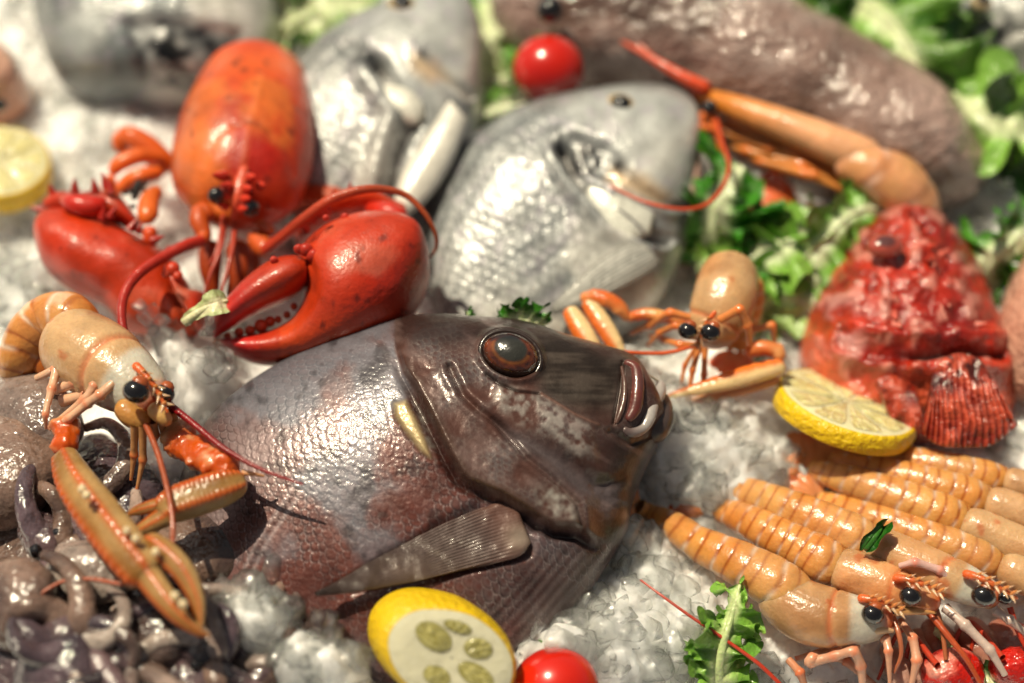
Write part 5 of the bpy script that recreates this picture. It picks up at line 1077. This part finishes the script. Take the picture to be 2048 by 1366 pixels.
def tomato(label, px, py, z, R, sy=.92, seed=0):
    c = P(px, py, z); R = R * K; V, F, _ = ball((0, 0, 0), (R, R * .96, R * sy), 50, 70)
    V = V * (1 + .012 * fbm(V, 4, 2, seed))[..., None]; col = mix(lin('#b80f06'), lin('#d62410'), np.clip(.5 + fbm(V, 4, 2, seed + 5), 0, 1))
    root = thing('tomato', c - A([0, 0, R * sy]), label, 'tomato'); make('skin', c + V, F, M_TOM, root, col)
    b = Bag()
    for k in range(5):
        a = k * 1.257; d = A([math.cos(a), 0, math.sin(a)]); q = c + A([.0, R * .96, 0]); b.add(cone(q, q + d * R * .5 + A([0, .02, 0]), .018), lin('#4a7a22'))
    b.make('calyx', M_LEAF, root)
    return root

def leaf(name, label, pts, wd, ruff=.12, seed=0, up=(0, -.3, 1), rib='#d8e2b4', edge='#5f9c30', dark='#2f6a14', freq=5, cup=.0, cat='lettuce leaf', group=None, nu=230, nv=64, pale=.38):
    C = PP(pts); m = len(C); t = np.linspace(0, 1, nu); c = cr(C, t=t); Wd = np.maximum(cr(A(wd, float) * K * (1.25 if ruff > .06 else 1), t=t), .003)
    T = unit(np.gradient(c, axis=0)); sd = unit(np.cross(T, unit(A(up, float))[None])); nn = np.cross(sd, T)
    v = np.linspace(-1, 1, nv); L = np.linalg.norm(np.diff(c, axis=0), axis=1).sum()
    edge_n = 1 + .5 * vn(np.stack([t * L * 30, t * 0, t * 0 + seed], -1))[:, None] * np.abs(v)[None] ** 3 + .1 * vn(np.stack([t * L * 60, t * 0, t * 0 + seed], -1))[:, None] * np.abs(v)[None] ** 4
    V = c[:, None] + sd[:, None] * (Wd[:, None] * v * edge_n)[..., None]
    q = np.stack([np.broadcast_to((t * L * freq)[:, None], (nu, nv)), np.sign(v)[None] * 1.5 + v[None] * .8 + 0 * t[:, None], np.full((nu, nv), seed * 3.3)], -1)
    a_ = np.abs(v)[None]; am = (a_ ** 1.4) * ruff * 2.0
    wk = 1. if ruff > .03 else .12; wv = max(float(np.mean(wd)) * K * 1.0, .03); ph = 2 * np.pi * (t * L / wv)[:, None] + 2.2 * vn(q * .6 + 3) + np.where(v > 0, 1.7, 0)[None]; Wn = np.minimum(Wd, .2)[:, None]
    V = V + nn[:, None] * (wk * Wn * (.42 * a_ ** 1.6 * np.sin(ph) + .26 * a_ ** 3.2 * np.sin(2.7 * ph + 1)))[..., None] + T[:, None] * (wk * Wn * (.24 * a_ ** 2 * np.cos(ph * 1.3 + 2) + .18 * a_ ** 4 * np.cos(3.1 * ph)))[..., None] + sd[:, None] * (wk * Wn * .14 * a_ ** 3 * np.sin(3.7 * ph + 2))[..., None]
    am = am * .45
    V = V + nn[:, None] * (am * (vn(q) + .45 * vn(q * 2.6 + 5)) + cup * np.abs(v)[None] ** 2)[..., None] + sd[:, None] * (am * .6 * vn(q + 40))[..., None] + T[:, None] * (am * .6 * (vn(q * 1.4 + 80)))[..., None]
    V = V + nn[:, None] * (.03 * vn(q * 1.7 + 9))[..., None]
    fr_ = .3 * ruff * sst(np.abs(v), .25, 1)[None]; q2 = np.stack([np.broadcast_to((t * L * 19)[:, None], (nu, nv)), np.sign(v)[None] * 3 + 0 * t[:, None], np.full((nu, nv), seed * 1.3)], -1)
    V = V + nn[:, None] * (fr_ * vn(q2))[..., None] + sd[:, None] * (fr_ * vn(q2 + 20))[..., None] + T[:, None] * (fr_ * vn(q2 + 60))[..., None]
    a = np.abs(v)[None] + 0 * t[:, None]; n1 = vn(q * 1.2 + 3)
    col = mix(lin(rib), lin(edge), sst(a + .2 * n1, pale, pale + .4)); col = mix(col, lin(dark), .55 * sst(n1 + a * .6, .4, 1.)); vein = np.abs(np.sin((t * L * 16)[:, None] - a * 2.2)) < .12
    col = mix(col, lin(rib), .5 * vein * (1 - a))
    if cat is None: return V, gq(nu, nv, False), col
    root = thing(name, c.mean(0) - A([0, 0, .1]), label, cat, group)
    make('leaf_blade', V, gq(nu, nv, False), M_LEAF, root, col)
    tubem('leaf_rib', c + nn * -.004, np.linspace(.02, .006, 10), M_LEAF, root, lin(rib), n=60, k=10) if False else make('leaf_rib', *tube(c[::12], np.linspace(.022, .006, len(c[::12])), n=70, k=10)[:2], M_LEAF, root, lin(rib))
    return root
def greens():
    leaf('lettuce_leaf', 'small bright frilly lettuce sprig standing in the ice at the bottom, beside the nearest langoustine', [(1440, 1400, .14), (1438, 1330, .28), (1452, 1270, .36), (1470, 1210, .40), (1480, 1168, .42)], [34, 40, 34, 30, 14], .10, 4, freq=9, edge='#86b848', rib='#cfe0a0', pale=.15)
    leaf('lettuce_leaf', 'pale torn lettuce scrap half under the ice left of the bottom sprig', [(1380, 1245, .20), (1420, 1262, .24), (1450, 1290, .26)], [8, 16, 10], .05, 9, freq=9, edge='#a9cf70', rib='#dbe8bd')
    leaf('lettuce_leaf', 'dark green lettuce tips poking up behind the snapper back', [(930, 690, .50), (940, 655, .62), (932, 628, .66)], [12, 13, 8], .05, 13, freq=12, edge='#3f8c20')
    leaf('lettuce_leaf', 'jagged lettuce edge just behind the snapper eye', [(975, 672, .55), (1010, 656, .60), (1050, 645, .62), (1085, 660, .56)], [14, 20, 26, 10], .08, 15, freq=14, edge='#3f8c20')
    leaf('lettuce_leaf', 'green lettuce patch at the top edge between the two sea breams and the dark fish', [(540, 70, .24), (600, 40, .30), (660, 10, .32), (740, -20, .26)], [50, 70, 66, 40], .16, 21, freq=5)
    leaf('lettuce_leaf', 'lettuce leaf left of the upper tomato', [(985, -30, .24), (990, 40, .30), (980, 110, .26), (985, 170, .2)], [50, 50, 44, 30], .12, 23, freq=6, dark='#153a0a')
    leaf('lettuce_leaf', 'light lettuce curl under the upper tomato', [(950, 240, .24), (1000, 222, .32), (1060, 205, .34), (1110, 200, .28)], [26, 34, 30, 18], .10, 25, freq=7, edge='#79b43e', rib='#e6edcb')
    for k, (p, w_, s, lab) in enumerate(((([(1600, 60, .2), (1680, 110, .28), (1760, 190, .30), (1830, 250, .28), (1900, 320, .2)], [80, 100, 100, 90, 60], 31, 'lettuce leaf coloured dark for shade, beyond the big brown fish')),
            (([(1720, 0, .3), (1790, 50, .42), (1830, 120, .44), (1850, 200, .36)], [80, 90, 80, 60], 33, 'lettuce leaf coloured bright for sunlight near the top right corner')), (([(1880, 160, .3), (1930, 210, .38), (1990, 250, .40), (2060, 270, .34)], [70, 80, 80, 60], 35, 'frilly lettuce leaf under the grey fish at the top right')),
            (([(1960, 330, .2), (2020, 290, .3), (2080, 250, .3)], [60, 70, 60], 37, 'lettuce leaf cut by the right edge above the ice')), (([(1600, -80, .3), (1700, -60, .4), (1820, -40, .4), (1900, 0, .3)], [80, 90, 90, 60], 39, 'lettuce leaf running out of the top edge at the right')))):
        leaf('lettuce_leaf', lab, p, w_, .22, s, freq=4, dark='#1c4a0c', edge='#86b84a' if k in (1, 2) else '#2c5a16', pale=.1)  # sun and shade put into the edge colours, brighter and darker leaves
    for k, (p, w_, s, lab, e) in enumerate(((([(1420, 520, .10), (1430, 450, .30), (1440, 390, .40), (1480, 330, .42)], [60, 74, 70, 40], 41, 'dark green lettuce leaf between the middle sea bream and the prawn tail', '#3f8c20')),
            (([(1400, 560, .1), (1500, 520, .22), (1580, 480, .30), (1650, 450, .28)], [50, 60, 50, 30], 43, 'ruffled lettuce leaf in front of the prawn tail', '#8aba4c')), (([(1560, 600, .08), (1590, 540, .22), (1640, 490, .34), (1700, 430, .40), (1770, 412, .36)], [50, 64, 50, 34, 22], 45, 'lettuce leaf rising behind the left shoulder of the red spiny fish', '#74aa3c')),
            (([(1480, 620, .04), (1520, 570, .14), (1590, 590, .2), (1630, 640, .14)], [60, 76, 60, 40], 47, 'very pale translucent lettuce heart on the ice left of the red spiny fish', '#bcd98a')), (([(1960, 580, .1), (1990, 520, .3), (2030, 480, .36), (2080, 450, .3)], [50, 60, 56, 40], 49, 'lettuce leaf between the red spiny fish and the pink fish at the right edge', '#4c8f22')))):
        leaf('lettuce_leaf', lab, p, w_, .13, s, freq=6, edge=e, rib='#dfeac0', pale=.12 if k != 3 else .5)
    leaf('lettuce_leaf', 'pale wilted leaf scrap lying across the tip of the big lobster claw', [(368, 648, .70), (392, 628, .74), (425, 610, .78), (456, 600, .78)], [10, 16, 24, 14], .02, 55, freq=8, edge='#c9d49a', rib='#e0dcb4', dark='#a8b070', nu=60, nv=24)
    leaf('herb_leaf', 'dark green folded herb leaf on the back of the third langoustine', [(1728, 1098, .46), (1744, 1080, .50), (1758, 1062, .50), (1770, 1048, .49)], [6, 16, 14, 3], .015, 57, edge='#1d5a14', rib='#3f7a28', dark='#12400c', cat='herb leaf', nu=60, nv=24, cup=.03)
    leaf('lettuce_leaf', 'bit of green leaf showing under the langoustine legs at the lower right', [(1870, 1262, .16), (1890, 1280, .18), (1900, 1305, .16)], [12, 16, 10], .05, 59, freq=10, nu=50, nv=24)
    leaf('lettuce_leaf', 'green leaf end at the bottom edge beside the red prawn pieces', [(1950, 1350, .14), (1975, 1362, .18), (1990, 1390, .16)], [16, 22, 16], .05, 61, freq=10, nu=50, nv=24)
def red_bits():
    for lab, cx, cy, z, R in (('glossy red crab-like lump at the bottom edge under the langoustine legs', 1905, 1350, .2, 62), ('red wet lump at the bottom right corner', 2035, 1335, .22, 52)):
        c = P(cx, cy, z); V, F, _ = ball((0, 0, 0), (R * K, R * K * .8, R * K * .7), 60, 80)
        n1 = fbm(V, 9, 3, int(cx)); V = V * (1 + .22 * n1)[..., None]
        root = thing('red_prawn_head', c - A([0, 0, .1]), lab, 'prawn'); make('shell', c + V, F, M_SCORP, root, mix(lin('#c41a0c'), lin('#e89482'), sst(n1, .1, .5)))
        for k in range(3): limb('feeler', [(cx - 30, cy - 20, z + .1), (cx - 60 - 20 * k, cy - 50 - 20 * k, z), (cx - 50 - 50 * k, cy + 10, z - .1)], [6, 5, 3], root, '#b83a22', curve=True)
    for k, (a, b, c_, w_, cl) in enumerate((((1860, 1240), (1880, 1290), (1860, 1340), 34, '#a04a34'), ((1930, 1240), (1960, 1290), (2020, 1330), 40, '#8f3424'), ((1980, 1250), (2030, 1290), (2080, 1340), 44, '#7a2418'), ((1830, 1260), (1850, 1310), (1840, 1370), 26, '#b88878'), ((1770, 1290), (1800, 1340), (1810, 1390), 26, '#c49484'))):
        root = thing('prawn_claw', P(*b, .02), ('thin pinkish claw lying left of the shaded ones under the langoustine heads', 'broad shaded red-brown claw beneath the third langoustine head', 'deep red claw at the right edge under the langoustine heads', 'pale claw pointing down beside the glossy red lump', 'pale pink claw under the crooked legs of the nearest langoustine')[k], 'claw')
        tubem('claw', PP([(*a, .08), (*b, .13), (*c_, .10)]), A([(w_ * .6, w_ * .5), (w_, w_ * .7), (w_ * .5, w_ * .4)]) * K, M_PRAWN, root, n=50, k=30, fn=lambda s, th, V: (.03 * fbm(V, 8, 2, 3), mix(lin(cl), lin('#d8a08c'), np.clip(.2 + fbm(V, 6, 3, 4), 0, 1))))
        limb('claw_finger', [(c_[0] - 8, c_[1] - 8, .1), (c_[0] + 10, c_[1] + 30, .08)], [10, 4], root, cl, curve=True)
    root = tubem('red_feeler', PP([(1281, 1160, .36), (1330, 1196, .37), (1380, 1232, .37), (1425, 1262, .36), (1480, 1300, .34), (1520, 1330, .32), (1560, 1368, .28)]), A([2, 2.6, 3, 3.2, 3.6, 4, 4]) * K, M_RED, None, lin('#b8361c'), n=160, k=8, ends=None)
    tag(root, 'thin red feeler lying across the ice and the green lettuce sprig at the bottom', 'feeler')

# ------------------------------------------------------------------ put the display together
bed = ice_bed()
snapper(); lobster(); row_of_langoustines(); left_langoustine(); middle_langoustine(); big_prawn(); dorados(); scorpionfish(); monkfish(); octopuses()
lemon('lemon end with thick pale pith and five small segments, leaning on the snapper', 903, 1316, .68, 106, (.20, -.56, .80), -.32, dome=1, sx=1.14, sy=.78, shift=(-.12, .10, .05), seed=3,
      segs=[(2.55, .14, .76, .72), (.95, .26, .74, .50), (-.25, .14, .74, .62), (-1.75, .26, .68, .55), (1.75, .52, .78, .42)])
lemon('lemon slice lying in front of the red spiny fish', 1696, 804, .33, 142, (.25, .55, .80), .2, th=.085, nseg=9, seed=5)
lemon('lemon slice cut by the left edge above the lobster claw', 0, 322, .30, 106, (.1, .12, 1), .5, th=.11, nseg=9, seed=7)
tomato('shiny red cherry tomato at the top between the sea breams', 1097, 138, .46, 77, seed=3)
tomato('shiny red cherry tomato cut by the bottom edge, right of the lemon end', 1112, 1378, .42, 78, seed=8)
greens(); red_bits()
ice_chunks()
